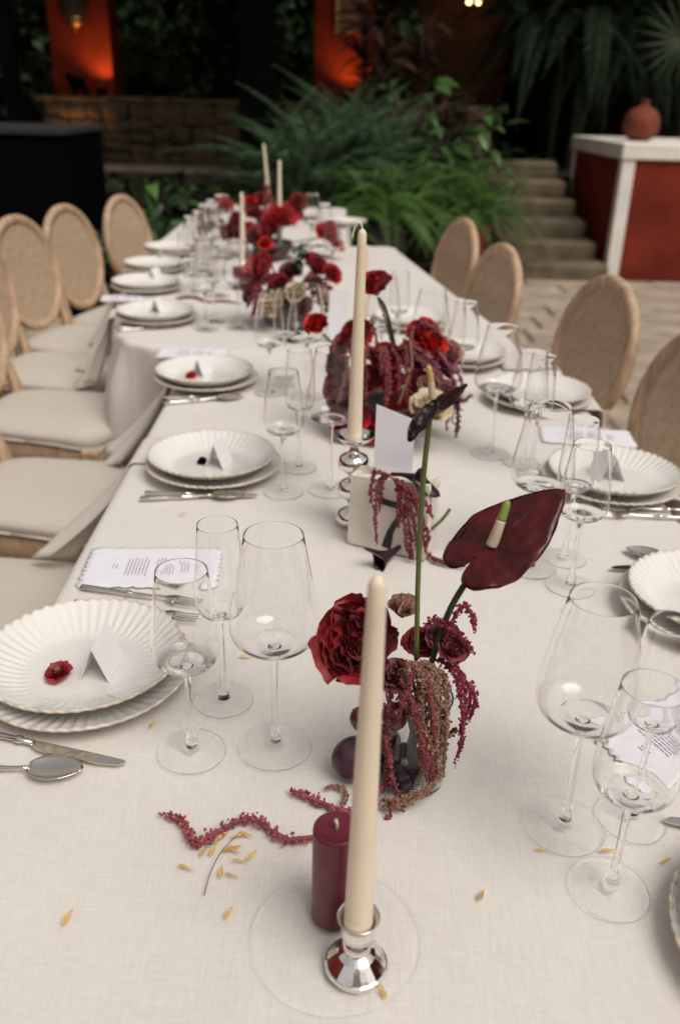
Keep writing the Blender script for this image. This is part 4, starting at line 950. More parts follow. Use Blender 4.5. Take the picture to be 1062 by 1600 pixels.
# ------------------------------------------------------------------ candles
def taper(label, base, H, r0=0.0125, r1=0.0065, lean=(0, 0), wick=0.0, fresh=False):
    t = thing('taper_candle', label, 'candle', base, 0, 'ivory taper candles')
    hs_ = np.linspace(0, 1, 18); prof = [(0, 0)] + [((r0 + (r1 - r0) * h ** 1.1), h * H * 0.975) for h in hs_] + [(r1 * .8, H * .986), (r1 * .45, H * .995), (0, H)]
    mb = lathe(prof, 28); v = np.concatenate(mb.v); k = (v[:, 2] / H) ** 1.3; v[:, 0] += lean[0] * k; v[:, 1] += lean[1] * k; mb.v = [v]
    obj('wax', mb.mesh('wax', m_wax), t)
    if wick:
        w_ = MB(); tube(w_, catmull([(lean[0], lean[1], H - .002), (lean[0] - .002, lean[1], H + .006), (lean[0] - .008, lean[1], H + .007), (lean[0] - .013, lean[1], H - .004), (lean[0] - .015, lean[1], H - .016)][:5 if wick > 1 else 2], 12), 0.0016, 6)
        obj('wick', w_.mesh('wick', m_wick), t)
    return t
# nearest candle in its low flared holder
q = tb(556, 1512); q[2] = TOP + 0.0036
hd = thing('silver_candle_holder', 'low flared silver holder under the nearest taper', 'candle holder', q)
obj('base', lathe([(0, 0), (.0268, 0), (.0275, .002), (.0268, .0042), (.0255, .005), (.016, .0155), (.0105, .0195), (.0092, .021)], 22).mesh('base', m_silver, smooth=False), hd)
obj('stem', lathe([(.0092, .021), (.0118, .0225), (.0122, .0245), (.0105, .026), (.0108, .0275), (.0128, .029), (.0128, .031), (.0112, .0325)], 40).mesh('stem', m_silver), hd)
obj('cup', lathe([(.0112, .0325), (.0142, .036), (.0148, .045), (.0150, .052), (.0178, .0585), (.0183, .0595), (.0172, .0597), (.0138, .053), (.0133, .040), (0, .0385)], 40).mesh('cup', m_silver), hd)
taper('nearest ivory taper with a smooth unlit tip in the low holder', (q[0], q[1], q[2] + .0395), aty(585, 898, q[1])[2] - q[2] - .0395, .0123, .0066, (0.002, 0), 0)
# knobbed holder behind it
q = tb(549, 818); q[2] = TOP + .0005
kh = thing('silver_candlestick', 'knobbed mercury silver candlestick beside the stone number', 'candle holder', q)
obj('base', lathe([(0, 0), (.020, 0), (.0275, .006), (.0285, .014), (.024, .024), (.012, .031), (.0075, .034)], 40).mesh('base', m_silver), kh)
obj('knob', lathe([(.0075, .034), (.0075, .042), (.014, .048), (.0255, .058), (.0275, .068), (.024, .079), (.012, .086), (.0075, .089)], 40).mesh('knob', m_silver), kh)
obj('knob', lathe([(.0075, .089), (.0075, .094), (.015, .099), (.026, .108), (.0278, .117), (.024, .127), (.013, .133), (.008, .137), (.0075, .147)], 40).mesh('knob', m_silver), kh)
obj('dish', lathe([(.0075, .147), (.012, .151), (.022, .155), (.034, .165), (.0345, .1665), (.033, .1668), (.020, .159), (.0135, .157), (.0135, .151), (0, .151)], 40).mesh('dish', m_silver), kh)
taper('tall ivory taper with a looped wick in the knobbed candlestick', (q[0], q[1], q[2] + .1515), aty(553, 356, q[1])[2] - q[2] - .1515, .0125, .0068, (0.001, 0), 2)
def small_holder(label, q, h=0.05):
    t = thing('candle_holder', label, 'candle holder', q, 0, 'small holders down the table')
    obj('base', lathe([(0, 0), (.027, 0), (.027, .004), (.012, .012), (.008, .02), (.008, h - .018)], 24).mesh('base', m_silver), t)
    obj('cup', lathe([(.008, h - .018), (.016, h - .012), (.0165, h), (.0140, h), (.013, h - .01), (0, h - .011)], 24).mesh('cup', m_silver), t)
for (px, py, top, lab, w_) in ((380, 428, 300, 'standing left of the dark red bouquet', 0), (437, 405, 250, 'rising out of the dark red bouquet', 0), (421, 345, 225, 'leaning slightly at the far end', 1), (568, 520, 383, 'half hidden behind the tall taper', 0)):
    q = tb(px, py); small_holder('small silver holder of the taper ' + lab, (q[0], q[1], TOP + .0005))
    taper('ivory taper ' + lab, (q[0], q[1], TOP + .04), aty(px, top, q[1])[2] - TOP - .04, .0122, .007, (-0.03 if w_ else 0, 0), w_)
def pillar_candle(label, q, r, h):
    t = thing('pillar_candle', label, 'candle', q, 0, 'burgundy pillar candles')
    obj('wax', lathe([(0, 0), (r * .95, 0), (r, .002), (r, h - .003), (r * .97, h - .0006), (r * .9, h), (r * .8, h - .0008), (r * .3, h - .0022), (0, h - .0022)], 40).mesh('wax', m_burgwax), t)
    w_ = MB(); tube(w_, [(0, 0, h - .003), (.0006, 0, h + .004), (-.0008, 0, h + .009)], .0015, 6); obj('wick', w_.mesh('wick', m_wick), t)
q = tb(521, 1432); pillar_candle('short burgundy pillar candle behind the nearest taper', (q[0], q[1], TOP + .0036), .0205, aty(522, 1291, q[1])[2] - TOP - .005)
q = tb(372, 452); pillar_candle('small burgundy candle beside the dark red bouquet', (q[0], q[1], TOP + .0005), .021, .085)
q = tb(459, 533); t = thing('votive_cup', 'dark smoked votive cup under the glasses', 'votive', (q[0], q[1], TOP + .0005))
m_smoke = mat('smoked_cup', (.025, .024, .024), .15)
obj('cup', lathe([(0, 0), (.026, 0), (.030, .004), (.033, .066), (.031, .066), (.028, .008), (0, .008)], 28).mesh('cup', m_smoke), t); obj('wax', lathe([(0.0275, .009), (.0293, .04), (0, .038)], 28).mesh('wax', m_wax), t)

# ------------------------------------------------------------------ flowers
def petals(R, H, layers, seed, ruffle=0.06, openf=1.0, first=3, step=0.7, curl=0.35, per=None, wide=0.62, res=(9, 8)):
    """list of (verts, faces): whorls of cupped round petals, axis +Z, base at the origin"""
    r = random.Random(seed); out = []; nu, nv = res; F_ = gridf(nv, nu); ph = 0
    for i in range(layers):
        f = i / max(1, layers - 1); m = int(round(first + step * i)) if per is None else per[i]
        L0 = H * (1 - f) * (.80 + .2 * f) + R * 1.08 * f; th0 = math.radians(8 + 52 * f * openf); th1 = math.radians(-34 + (88 + 40 * curl) * f * openf + 14 * f)
        for k in range(m):
            a0 = ph + 2 * PI * k / m + r.uniform(-.25, .25); so = r.uniform(0, 6); L_ = L0 * r.uniform(.86, 1.1); W = L_ * wide * r.uniform(.88, 1.12) * (1.0 if m < 7 else 0.8); tj = r.uniform(-.14, .14)
            er = np.array([math.cos(a0), math.sin(a0), 0]); et = np.array([-math.sin(a0), math.cos(a0), 0]); ez = np.array([0, 0, 1.0]); v = []
            for b in range(nv):
                for a in range(nu):
                    u = -1 + 2 * a / (nu - 1); t = b / (nv - 1); t = t * (1 - 0.20 * abs(u) ** 2.4 * t)
                    q = np.linspace(0, t, 7); th = th0 + tj + (th1 - th0) * q ** 1.2
                    rr = R * .05 * (.4 + f) + L_ * np.sin(th).mean() * t; zz = L_ * np.cos(th).mean() * t
                    w_ = W * (0.16 + 0.84 * math.sin(PI / 2 * min(1, t * 1.45)) ** 0.8) * (1 - .18 * max(0, t - .7) / .3); x = u * w_
                    thn = th0 + tj + (th1 - th0) * t ** 1.2; cup = (0.55 - 0.25 * f) * x * x / max(W, 1e-6)
                    off = ruffle * L_ * t * t * (math.sin(u * 5.2 + so) * .7 + .5 * math.sin(u * 11 + so * 2) * t) - L_ * .02
                    nr_, nz_ = -math.cos(thn), math.sin(thn)          # towards the axis / up
                    p = er * (rr + nr_ * (cup + off)) + ez * (zz + nz_ * (cup + off)) + et * x
                    v.append(p)
            out.append((np.array(v), F_))
        ph += 0.7 + r.random()
    return out
def axis_rot(ax):
    return Vector(ax).normalized().to_track_quat('Z', 'Y')
def bloom(name, parent, org, p, ax, mats_, R, H, layers, seed, split=False, label=None, centre=None, **kw):
    """one bloom at world point p facing ax; a child of its arrangement"""
    P = petals(R, H, layers, seed, **kw); loc = Vector([float(c) for c in p]) - Vector(org); q = axis_rot(ax); r = random.Random(seed)
    if split:
        o = bpy.data.objects.new(name, None); COL.objects.link(o); o.parent = parent
        for v, f in P: obj('petal', MB().add(v, f).mesh('petal', r.choice(mats_)), o)
    else:
        mb = MB()
        for v, f in P: mb.add(v, f)
        o = obj(name, mb.mesh(name, mats_[0]), parent)
    o.location = loc; o.rotation_mode = 'QUATERNION'; o.rotation_quaternion = q
    if label: o['label'] = label
    cal = MB(); cal.add(ICO_V * np.array([R * .16, R * .16, R * .14]) + np.array([0, 0, -R * .02]), ICO_F); obj('calyx', cal.mesh('calyx', m_stem), o)
    return o
def strand(mb, pts, r0, bump, seed, dens=1.0, n=None, core=True):
    """amaranth tassel: small rough florets packed round a curve"""
    g = np.random.default_rng(seed); P = catmull(pts, 60); L = np.linalg.norm(np.diff(P, axis=0), axis=1).sum()
    k = int(L / bump * 3.2 * dens) + 6; tt = np.sort(g.random(k)); idx = tt * 59; i0 = np.floor(idx).astype(int).clip(0, 58); fr = (idx - i0)[:, None]
    C = P[i0] * (1 - fr) + P[i0 + 1] * fr; lump = 0.65 + 0.5 * np.abs(np.sin(tt * L / (bump * 2.6) + seed)); taper_ = np.minimum(1, 0.35 + 2.2 * (1 - tt)) * np.minimum(1, .5 + tt * 6)
    d = g.normal(size=(k, 3)); d /= np.linalg.norm(d, axis=1)[:, None]; C = C + d * (r0 * lump * taper_ * g.uniform(.3, 1.0, k))[:, None]
    s = bump * g.uniform(.45, 1.0, k) * np.minimum(1, taper_ + .25)
    v = (ICO_V[None] * (s[:, None] * g.uniform(.6, 1.3, (k, len(ICO_V))))[:, :, None] + C[:, None]).reshape(-1, 3)
    f = (ICO_F[None] + (np.arange(k) * len(ICO_V))[:, None, None]).reshape(-1, 3); mb.addnp(v, f)
    if core: tube(mb, P[::6], r0 * .35, 5)
def stem(parent, org, pts, r, m=None, name='stem', n=18):
    mb = MB(); tube(mb, catmull(pts, n), r, 8); return obj(name, mb.mesh(name, m or m_stem, origin=org), parent)
def A3(l): return [aty(*q) for q in l]

# ---------- arrangement with the two anthuriums
org = tb(645, 1216); org[2] = TOP
ar = thing('anthurium_arrangement', 'tall arrangement of dark anthuriums, red peony and drooping amaranth', 'flower arrangement', org)
YV = org[1]
obj('vase', lathe([(0, .0008), (.030, .0008), (.033, .003), (.034, .02), (.033, .10), (.0358, .111), (.0360, .1125), (.0357, .1131), (.0348, .1131), (.0343, .1125), (.0340, .111), (.031, .10), (.032, .02), (.03, .007), (0, .0065)], 40).mesh('vase', m_glass), ar)
mbw = MB()
for k in range(9):
    a = k * 0.7; tube(mbw, catmull([(.02 * math.cos(a), .02 * math.sin(a), .01), (.008 * math.cos(a * 2), .01 * math.sin(a), .07), (.024 * math.cos(a + 2), .02 * math.sin(a + 2), .13)], 8), .0022, 6)
obj('vase_stems', mbw.mesh('vase_stems', m_darkstem), ar)
# spathes
HEART = [(0, 1.0), (8, .90), (18, .76), (32, .655), (50, .58), (70, .53), (90, .51), (112, .51), (132, .53), (148, .56), (160, .54), (168, .50), (174, .42), (180, .27)]
def spathe_mesh(L, m, seed, back=0.0, cup=0.1, wave=0.02, wsc=1.0):
    mb = MB(); nr, na = 12, 96; v = [(0, 0, 0)]; ks = [a for a, _ in HEART]; vs = [b for _, b in HEART]; r = random.Random(seed)
    for i in range(1, nr + 1):
        q = i / nr
        for k in range(na):
            th = 360 * k / na; d = th if th <= 180 else 360 - th; R_ = np.interp(d, ks, vs) * L * q
            x = R_ * math.sin(math.radians(th)) * wsc; y = R_ * math.cos(math.radians(th))
            z = -cup * L * (x / (L * .5)) ** 2 * .5 - cup * .5 * L * (y / L) ** 2 + wave * L * q * q * math.sin(math.radians(th) * 5 + seed) + 0.010 * L * math.sin(q * 16 + abs(d) * .05) * q * math.sin(math.radians(d) * 6) * 1.2 + .026 * L * q * abs(math.sin(math.radians(d) * 6.5 + q * 2.2)) * (0.5 + 0.5 * math.sin(q * 21 + math.radians(d) * 3)) - .022 * L * math.exp(-(x / (.035 * L)) ** 2) * (1 if y > 0 else 0)
            if y < 0 and back: a = back; z += y * math.sin(a) * 1.0; y = y * math.cos(a)
            v.append((x, y, z))
    f = [(0, 1 + k, 1 + (k + 1) % na) for k in range(na)]
    for i in range(nr - 1):
        for k in range(na): k2 = (k + 1) % na; f.append((1 + i * na + k, 1 + (i + 1) * na + k, 1 + (i + 1) * na + k2, 1 + i * na + k2))
    return mb.add(v, f).mesh('spathe', m)
def spathe(parent, p, A, B, L, m, seed, label, **kw):
    A = Vector(A).normalized(); N_ = Vector(B).cross(A).normalized(); B_ = A.cross(N_)
    o = obj('spathe', spathe_mesh(L, m, seed, **kw), parent); mm = Matrix((B_, A, N_)).transposed()
    o.rotation_mode = 'QUATERNION'; o.rotation_quaternion = mm.to_quaternion(); o.location = Vector([float(c) for c in p]) - Vector(org); o['label'] = label
    sd = o.modifiers.new('t', 'SOLIDIFY'); sd.thickness = 0.0014
    return o, N_
def spadix(parent, pts, r, colours):
    for nm, m, (a, b) in colours:
        P = catmull(pts, 24)[a:b]; mb = MB(); n = len(P); rad = [r * (1 - 0.35 * (a + i) / 23) * (0.55 if (a + i) == 23 else 1) * (0.85 if (a + i) == 22 else 1) for i in range(n)]; tube(mb, P, rad, 10)
        obj(nm, mb.mesh(nm, m, origin=org), parent)
m_spx = mat('spadix_cream', (.62, .50, .36), .55, bump=.6, bscale=900, bdist=.0006, var=.06, scale=80); m_spg = mat('spadix_green', (.22, .30, .06), .5, bump=.5, bscale=900, bdist=.0006); m_spy = mat('spadix_yellow', (.60, .42, .16), .5, bump=.5, bscale=900, bdist=.0006)
y1 = YV + .035; pa = aty(767, 852, y1)
Adir = cr * .784 + cu * .622; Bdir = .70 * (cr * .622 - cu * .784) - .71 * cf
spathe(ar, pa, Adir, Bdir, .094, m_spathe, 2.0, 'broad glossy maroon anthurium spathe', cup=.14, wave=.018)
pb_ = pa + (cu * .95 + cr * .28) * .0475 - cf * .018
spadix(ar, [pa - cf * .002, pa * .55 + pb_ * .45 - cf * .004, pb_], .0062, (('spadix', m_spx, (0, 15)), ('spadix_tip', m_spg, (14, 24))))
stem(ar, org, [aty(672, 1040, YV), aty(690, 985, YV + .01), aty(712, 935, YV + .02), pa], .0034, m_darkstem)
pa2 = aty(674, 629, YV - .01)
def fold_spathe(parent, p0, lobes, m, label):
    mb = MB(); N_, M_ = 16, 9
    for (tip, wd, bow, sh) in lobes:
        d = tip - p0; L_ = np.linalg.norm(d); v = []
        wv = np.asarray(wd, float)
        for i in range(N_):
            s_ = i / (N_ - 1); k = (max(0, math.sin(PI * min(1, .06 + .94 * s_) ** sh)) ** .7) * (1 - .0 * s_)
            for j in range(M_):
                u = -1 + 2 * j / (M_ - 1); v.append(p0 + d * s_ + wv * u * k + np.asarray(bow, float) * (4 * s_ * (1 - s_) * .5 + .8 * u * u * k) + cf * .0012 * math.sin(s_ * 18 + abs(u) * 5))
        mb.add(v, gridf(N_, M_))
    o = obj('spathe', mb.mesh('spathe', m, origin=org), parent); o['label'] = label; sd = o.modifiers.new('t', 'SOLIDIFY'); sd.thickness = .0012
fold_spathe(ar, pa2, [(aty(640, 690, YV - .03), cr * .0105 + cu * .0035, -cf * .006, .75), (aty(729, 601, YV + .012), cu * .0075 + cr * .001 - cf * .004, cu * -.004, 1.0)], m_spathe2, 'small blackish anthurium spathe folded on the tallest stem')
pb2 = aty(668, 573, YV - .012)
pa3 = pa2 - cf * .006 + cu * .003; pb2 = pb2 - cf * .006
spadix(ar, [pa3, (pa3 + pb2) / 2 + cr * .0006, pb2], .0036, (('spadix', m_spx, (0, 13)), ('spadix_tip', m_spy, (12, 24))))
stem(ar, org, [aty(650, 1030, YV), aty(653, 900, YV), aty(660, 760, YV - .005), pa2], .0026)
# peony, dusty rose
pe = aty(577, 1014, YV - .035) + cf * .028
pax = -cf * .80 - cr * .48 + cu * .30
bloom('peony', ar, org, pe, pax, [m_peony], .049, .037, 8, 21, True, 'large crimson peony with ruffled centre', ruffle=.16, per=[5, 7, 8, 9, 9, 8, 6, 6], curl=.0, openf=.86, wide=.68, res=(15, 12))
bloom('rose', ar, org, aty(628, 962, YV + .03), -cf * .35 + cu * .8 + cr * .1, [m_peach], .018, .030, 5, 22, True, 'dusty peach rose', ruffle=.05, openf=.75, res=(13, 11))
stem(ar, org, [aty(600, 1040, YV - .01), aty(625, 1060, YV), aty(640, 1110, YV)], .0028, m_darkstem)
for i, (px, py, dy, R_, m) in enumerate(((690, 1000, .02, .018, m_mauve), (705, 1020, .0, .016, m_amar2), (655, 1010, .03, .018, m_red2), (620, 1060, -.015, .018, m_mauve))):
    bloom('small_bloom', ar, org, aty(px, py, YV + dy), (random.uniform(-.5, .5), -.4, .8), [m], R_, R_ * 1.1, 5, 40 + i, False, None, ruffle=.12)
def amaranth(parent, m, lists, r0, bump, seed, label=None, dens=1.0):
    mb = MB()
    for i, l in enumerate(lists): strand(mb, l, r0 * random.uniform(.8, 1.15), bump, seed + i, dens)
    o = obj('amaranth', mb.mesh('amaranth', m, smooth=False, origin=org), parent); o['kind'] = 'stuff'
    if label: o['label'] = label
    return o
y0 = YV
amaranth(ar, m_amar, [A3([(690, 1035, y0), (700, 985, y0), (722, 948, y0 - .005), (738, 962, y0 - .01), (741, 988, y0 - .012)]), A3([(660, 985, y0 + .01), (680, 966, y0 + .01), (706, 984, y0), (728, 1004, y0 - .005), (742, 1022, y0 - .008)]),
                      A3([(680, 990, y0 + .02), (705, 1005, y0 + .02), (715, 1033, y0 + .02)]), A3([(685, 1030, y0), (708, 1050, y0 - .01), (720, 1095, y0 - .015), (722, 1150, y0 - .015), (709, 1199, y0 - .012)]), A3([(700, 1040, y0), (722, 1060, y0 - .01), (726, 1110, y0 - .012), (716, 1150, y0 - .01)]),
                      A3([(712, 1058, y0 + .01), (736, 1072, y0 + .005), (741, 1098, y0), (730, 1132, y0)]), A3([(695, 1022, y0 + .01), (715, 1045, y0), (735, 1085, y0), (728, 1120, y0 + .002)])], .0050, .0021, 300, 'drooping magenta amaranth')
amaranth(ar, m_amar2, [A3([(712, 1138, y0 + .02), (698, 1152, y0 + .02), (686, 1165, y0 + .02)]), A3([(612, 1075, y0 - .03), (603, 1130, y0 - .035), (606, 1190, y0 - .035), (598, 1240, y0 - .03)]), A3([(600, 1150, y0 - .04), (612, 1210, y0 - .042), (625, 1265, y0 - .045), (608, 1290, y0 - .05)]),
                       A3([(625, 1060, y0 - .03), (650, 1110, y0 - .04), (665, 1170, y0 - .04), (678, 1215, y0 - .035)]), A3([(680, 1060, y0 - .01), (688, 1110, y0 - .012), (688, 1165, y0 - .012), (690, 1215, y0 - .01)]), A3([(595, 1230, y0 - .05), (580, 1275, y0 - .06), (603, 1285, y0 - .06), (615, 1250, y0 - .055)])], .0056, .0021, 330, 'dusty red amaranth trails')
tan = []
for k in range(8):
    x = 624 + k * 9.3 + random.uniform(-5, 5); dy = -.036 + .004 * abs(k - 4); tan.append(A3([(640 + (x - 650) * .5, 1035, y0), (x, 1058 + random.uniform(-6, 6), y0 + dy), (x + 3, 1095 + random.uniform(-8, 8), y0 + dy - .004)] + ([(x + 2, 1150, y0 + dy - .002), (x - 2, 1215 + random.uniform(-8, 10), y0 + dy)] if k >= 4 else [(x + 2, 1112 + random.uniform(0, 20), y0 + dy - .003)])))
tan += [A3([(592, 1252, y0 - .05), (625, 1248, y0 - .05), (660, 1236, y0 - .045), (690, 1210, y0 - .03)]), A3([(600, 1262, y0 - .052), (640, 1252, y0 - .05), (680, 1228, y0 - .04)]), A3([(650, 1100, y0 - .04), (668, 1150, y0 - .04), (684, 1205, y0 - .03), (660, 1240, y0 - .04)]), A3([(662, 1060, y0 - .03), (676, 1100, y0 - .036), (680, 1150, y0 - .034), (672, 1220, y0 - .034)])]
tan = [[np.array([p[0], p[1], max(p[2], TOP + .004)]) for p in l] for l in tan]
pinkover = [A3([(648, 1042, y0 - .02), (640, 1068, y0 - .046), (628, 1100, y0 - .05), (622, 1125, y0 - .048)]), A3([(655, 1040, y0 - .02), (668, 1075, y0 - .044), (676, 1120, y0 - .044), (680, 1165, y0 - .04)]), A3([(640, 1090, y0 - .045), (652, 1130, y0 - .046), (662, 1180, y0 - .044), (668, 1225, y0 - .042)]), A3([(690, 1050, y0 - .02), (697, 1095, y0 - .026), (694, 1150, y0 - .024)])]
amaranth(ar, m_amar2, pinkover, .0042, .0020, 350)
amaranth(ar, m_tan, tan, .0056, .0019, 360, 'dry tan amaranth draped over the vase', 1.25)

def round_fruit(name, label, cat, p, s, m, seed, stalk=True, group=None):
    v = ICO2_V.copy(); a = np.arctan2(v[:, 1], v[:, 0]); v *= (1 + .02 * np.sin(3 * a + seed))[:, None]; v[:, 2] -= .10 * np.exp(-((v[:, 0] ** 2 + v[:, 1] ** 2) / .03)) * np.sign(v[:, 2]); v *= np.asarray(s)
    t = thing(name, label, cat, p, seed, group); o = obj('flesh', MB().add(v, ICO2_F).mesh('flesh', m), t, rot=(.5, .3, 0))
    if stalk: mb = MB(); tube(mb, [(0, 0, s[2] * .85), (.001, 0, s[2] * 1.02), (.003, 0, s[2] * 1.12)], .0012, 6); obj('stalk', mb.mesh('stalk', m_twig), o)
    return t
q = at(553, 1184, TOP + .026); round_fruit('plum', 'purple plum with a pale bloom beside the nearest taper', 'plum', (q[0], q[1], TOP + .0255), (.024, .024, .0265), m_plum, 1, group='plums at the vase')
q = at(631, 1179, TOP + .026); round_fruit('plum', 'blackish plum half under the tan amaranth', 'plum', (q[0] - .003, q[1] - .02, TOP + .026), (.0235, .0235, .0275), m_plum2, 2, group='plums at the vase')
q = aty(616, 1119, y0 - .025); round_fruit('grape', 'red grape resting above the blackish plum', 'grape', q, (.0135, .0135, .015), m_grape, 3, group='grapes at the vase')
q = aty(566, 1124, y0 - .01); round_fruit('grape', 'red grape peeping out beside the taper', 'grape', q, (.013, .013, .0145), m_grape, 4, group='grapes at the vase')
q = at(594, 1160, TOP + .022); round_fruit('plum', 'plum hidden behind the nearest taper', 'plum', (q[0], q[1], TOP + .0225), (.0215, .0215, .0235), m_plum2, 6, group='plums at the vase')

# loose sprigs on the cloth
def sprig(label, pts, m, r0, bump, seed):
    P = [tb(*p) + np.array([0, 0, .0045]) for p in pts]; mb = MB(); strand(mb, P, r0, bump, seed, 1.35); v = np.concatenate(mb.v); v[:, 2] = np.maximum(v[:, 2], TOP + .0004); mb.v = [v]
    o3 = P[0]; return tag(obj('amaranth_sprig', mb.mesh('amaranth_sprig', m, smooth=False, origin=o3), loc=o3), label, 'amaranth sprig', 'loose amaranth sprigs')
sprig('long pink amaranth sprig winding towards the burgundy candle', [(496, 1313), (455, 1318), (430, 1308), (408, 1290), (385, 1284), (355, 1296), (325, 1314), (307, 1322), (296, 1308), (286, 1290), (268, 1280), (251, 1276)], m_sprig, .0082, .0023, 501)
sprig('short pink amaranth sprig behind the burgundy candle', [(560, 1272), (530, 1270), (500, 1258), (475, 1248), (453, 1239)], m_sprig, .0075, .0023, 502)
sprig('curled tan amaranth tip behind the burgundy candle', [(533, 1262), (541, 1250), (536, 1238), (522, 1233), (508, 1237)], m_tan, .0030, .0022, 503)
sprig('pink amaranth tip lying below the stone number', [(655, 850), (672, 874), (695, 884), (726, 889)], m_amar2, .0048, .0030, 504)
P = [tb(*p) + np.array([0, 0, .004]) for p in ((275, 468), (300, 466), (325, 473), (350, 472), (378, 476))]
mb = MB(); strand(mb, P, .006, .004, 505, 1.0); tag(obj('amaranth_sprig', mb.mesh('amaranth_sprig', m_amar2, smooth=False, origin=P[0]), loc=P[0]), 'amaranth strand trailing across the cloth to the dark bouquet', 'amaranth sprig', 'loose amaranth sprigs')
# yellow leaflets, twig
yl = [leaf_mesh(.0205, .0043, .15, .25, m_yleaf, .5, 7), leaf_mesh(.018, .0040, .35, .45, m_yleaf, .5, 7)]
LEAVES = [(105, 1437, 80, 'on bare cloth near the lower corner'), (290, 1357, -15, 'lying alone beside the leaf cluster'), (238, 1133, 75, 'below the rim of the red ranunculus plate'), (383, 1027, 0, 'between the tall glass stems'), (358, 1428, 70, 'below the dry twig'), (752, 1400, 65, 'on bare cloth beyond the nearest glass foot'), (598, 1551, 105, 'in front of the low silver holder'), (848, 1329, 0, 'on the foot edge of the largest glass'),
          (948, 1331, 10, 'between two glass feet'), (1042, 1345, 40, 'near the knife tip'), (885, 953, 15, 'behind the largest glass'), (940, 1155, 80, 'under the bowl of the small glass'), (287, 804, 15, 'beside the champagne glass rim'), (318, 1331, 80, 'at the sprig bend'), (333, 1330, 75, 'second from the sprig bend'), (350, 1306, 55, 'under the twig tip'), (342, 1312, 65, 'touching the sprig under the twig'), (373, 1308, 20, 'crossing the twig tip'),
          (384, 1306, -20, 'folded past the twig tip'), (366, 1330, -30, 'in the star of leaves'), (360, 1328, 30, 'pointing up in the star of leaves'), (375, 1346, 0, 'pale and straight below the star of leaves'), (393, 1338, 55, 'curled past the star of leaves'), (346, 1364, 95, 'upright below the twig'), (363, 1369, -12, 'lowest of the cluster'), (100, 1610, 30, 'at the very bottom')]
for i, (px, py, a, lab) in enumerate(LEAVES[:-1]):
    q = tb(px, py); aw = math.radians(a); d = np.array([math.cos(aw), math.sin(aw)]); o = obj('fallen_leaf', yl[i % 2], loc=(q[0] - d[0] * .008, q[1] - d[1] * .008, TOP + .0024), rot=(random.uniform(-.08, .08), random.uniform(-.3, .3), aw - PI / 2), scale=random.uniform(.8, 1.1))
    tag(o, 'small yellow leaf ' + lab, 'leaf', 'small yellow fallen leaves')
P = [tb(*p) + np.array([0, 0, h]) for p, h in (((319, 1400), .001), ((330, 1365), .003), ((348, 1333), .004), ((375, 1303), .002))]
mb = MB(); tube(mb, catmull(P, 14), np.linspace(.0006, .0004, 14), 5); tag(obj('twig', mb.mesh('twig', m_twig)), 'thin dry twig lying among the yellow leaves', 'twig')
# ranunculus and bits on plates
def lone(name, label, cat, p, ax, m, R_, H_, n, seed, **kw):
    global org
    t = thing(name, label, cat, p); o = bloom('bloom', t, p, p, ax, [m], R_, H_, n, seed, True, None, **kw); return t
p = on_plate(93, 1057); m_ran = mat('ranunculus_petal', (.30, .022, .030), .6, var=.3, scale=60, island=.3)
rt_ = lone('ranunculus', 'red ranunculus head lying on the nearest plate', 'flower', (p[0], p[1], TOP + .019), -cf * .45 + cu * .8 + cr * -.1, m_ran, .0165, .010, 6, 61, ruffle=.08, openf=1.0, curl=.5)
mb = MB(); mb.add(ICO2_V * np.array([.0042, .0042, .003]), ICO2_F); o = obj('eye', mb.mesh('eye', mat('flower_eye', (.16, .10, .05), .8, var=.3, scale=300, bump=.5, bscale=600)), rt_.children[0], loc=(0, 0, .0095))
p = on_plate(316, 723); lone('dried_bud', 'small dark dried bud on the plate with the grey card', 'bud', (p[0], p[1], TOP + .0165), (.1, -.3, .9), m_calla, .010, .013, 4, 62)
p = on_plate(299, 589); lone('carnation_head', 'loose scarlet petals on the third plate', 'petals', (p[0], p[1], TOP + .0165), (.1, -.3, .9), m_bright, .015, .012, 4, 63, ruffle=.15)

# ---------- stone table number
bl, br_ = tb(542, 848), tb(664, 876); ux = (br_ - bl); Wd = float(np.linalg.norm(ux)); ux /= Wd; nx_ = np.cross(ux, (0, 0, 1)); back = -nx_
org = np.array([*((bl + br_) / 2)[:2], TOP])
Hs = float(aty(545, 744, bl[1])[2] - TOP); Hr = float(aty(672, 762, br_[1])[2] - TOP)
sg = thing('table_number', 'rough white marble block painted with a black 7', 'table number', org)
rr_ = random.Random(5); mb = MB(); nu, nv, nd = 13, 11, 6; v = []; DEP = 0.05
def spt(a, b, d):  # a across 0..1, b up 0..1, d depth 0..1
    h = Hs + (Hr - Hs) * a; lean_ = 0.10 * b * DEP
    return bl + ux * Wd * a * (1 - .03 * b) + back * (DEP * d + lean_) + np.array([0, 0, h * b])
bm = bmesh.new(); grid = {}
for i in range(nu + 1):
    for j in range(nv + 1):
        for k in range(nd + 1):
            if i in (0, nu) or j in (0, nv) or k in (0, nd):
                pt_ = spt(i / nu, j / nv, k / nd); rough = 0.0 if (k == 0 and 0 < i < nu) else 1.0
                nz_ = np.array(mnoise.noise_vector(Vector(pt_) * 60)) * .0045 + np.array(mnoise.noise_vector(Vector(pt_) * 160)) * .002
                pt_ = pt_ + nz_ * (rough * (1.0 if i == nu or k else .5)) * (np.array([1, 1, 0]) if j == 0 else 1)
                grid[i, j, k] = bm.verts.new(pt_ - org)
def q4(a, b, c, d): bm.faces.new([grid[a], grid[b], grid[c], grid[d]])
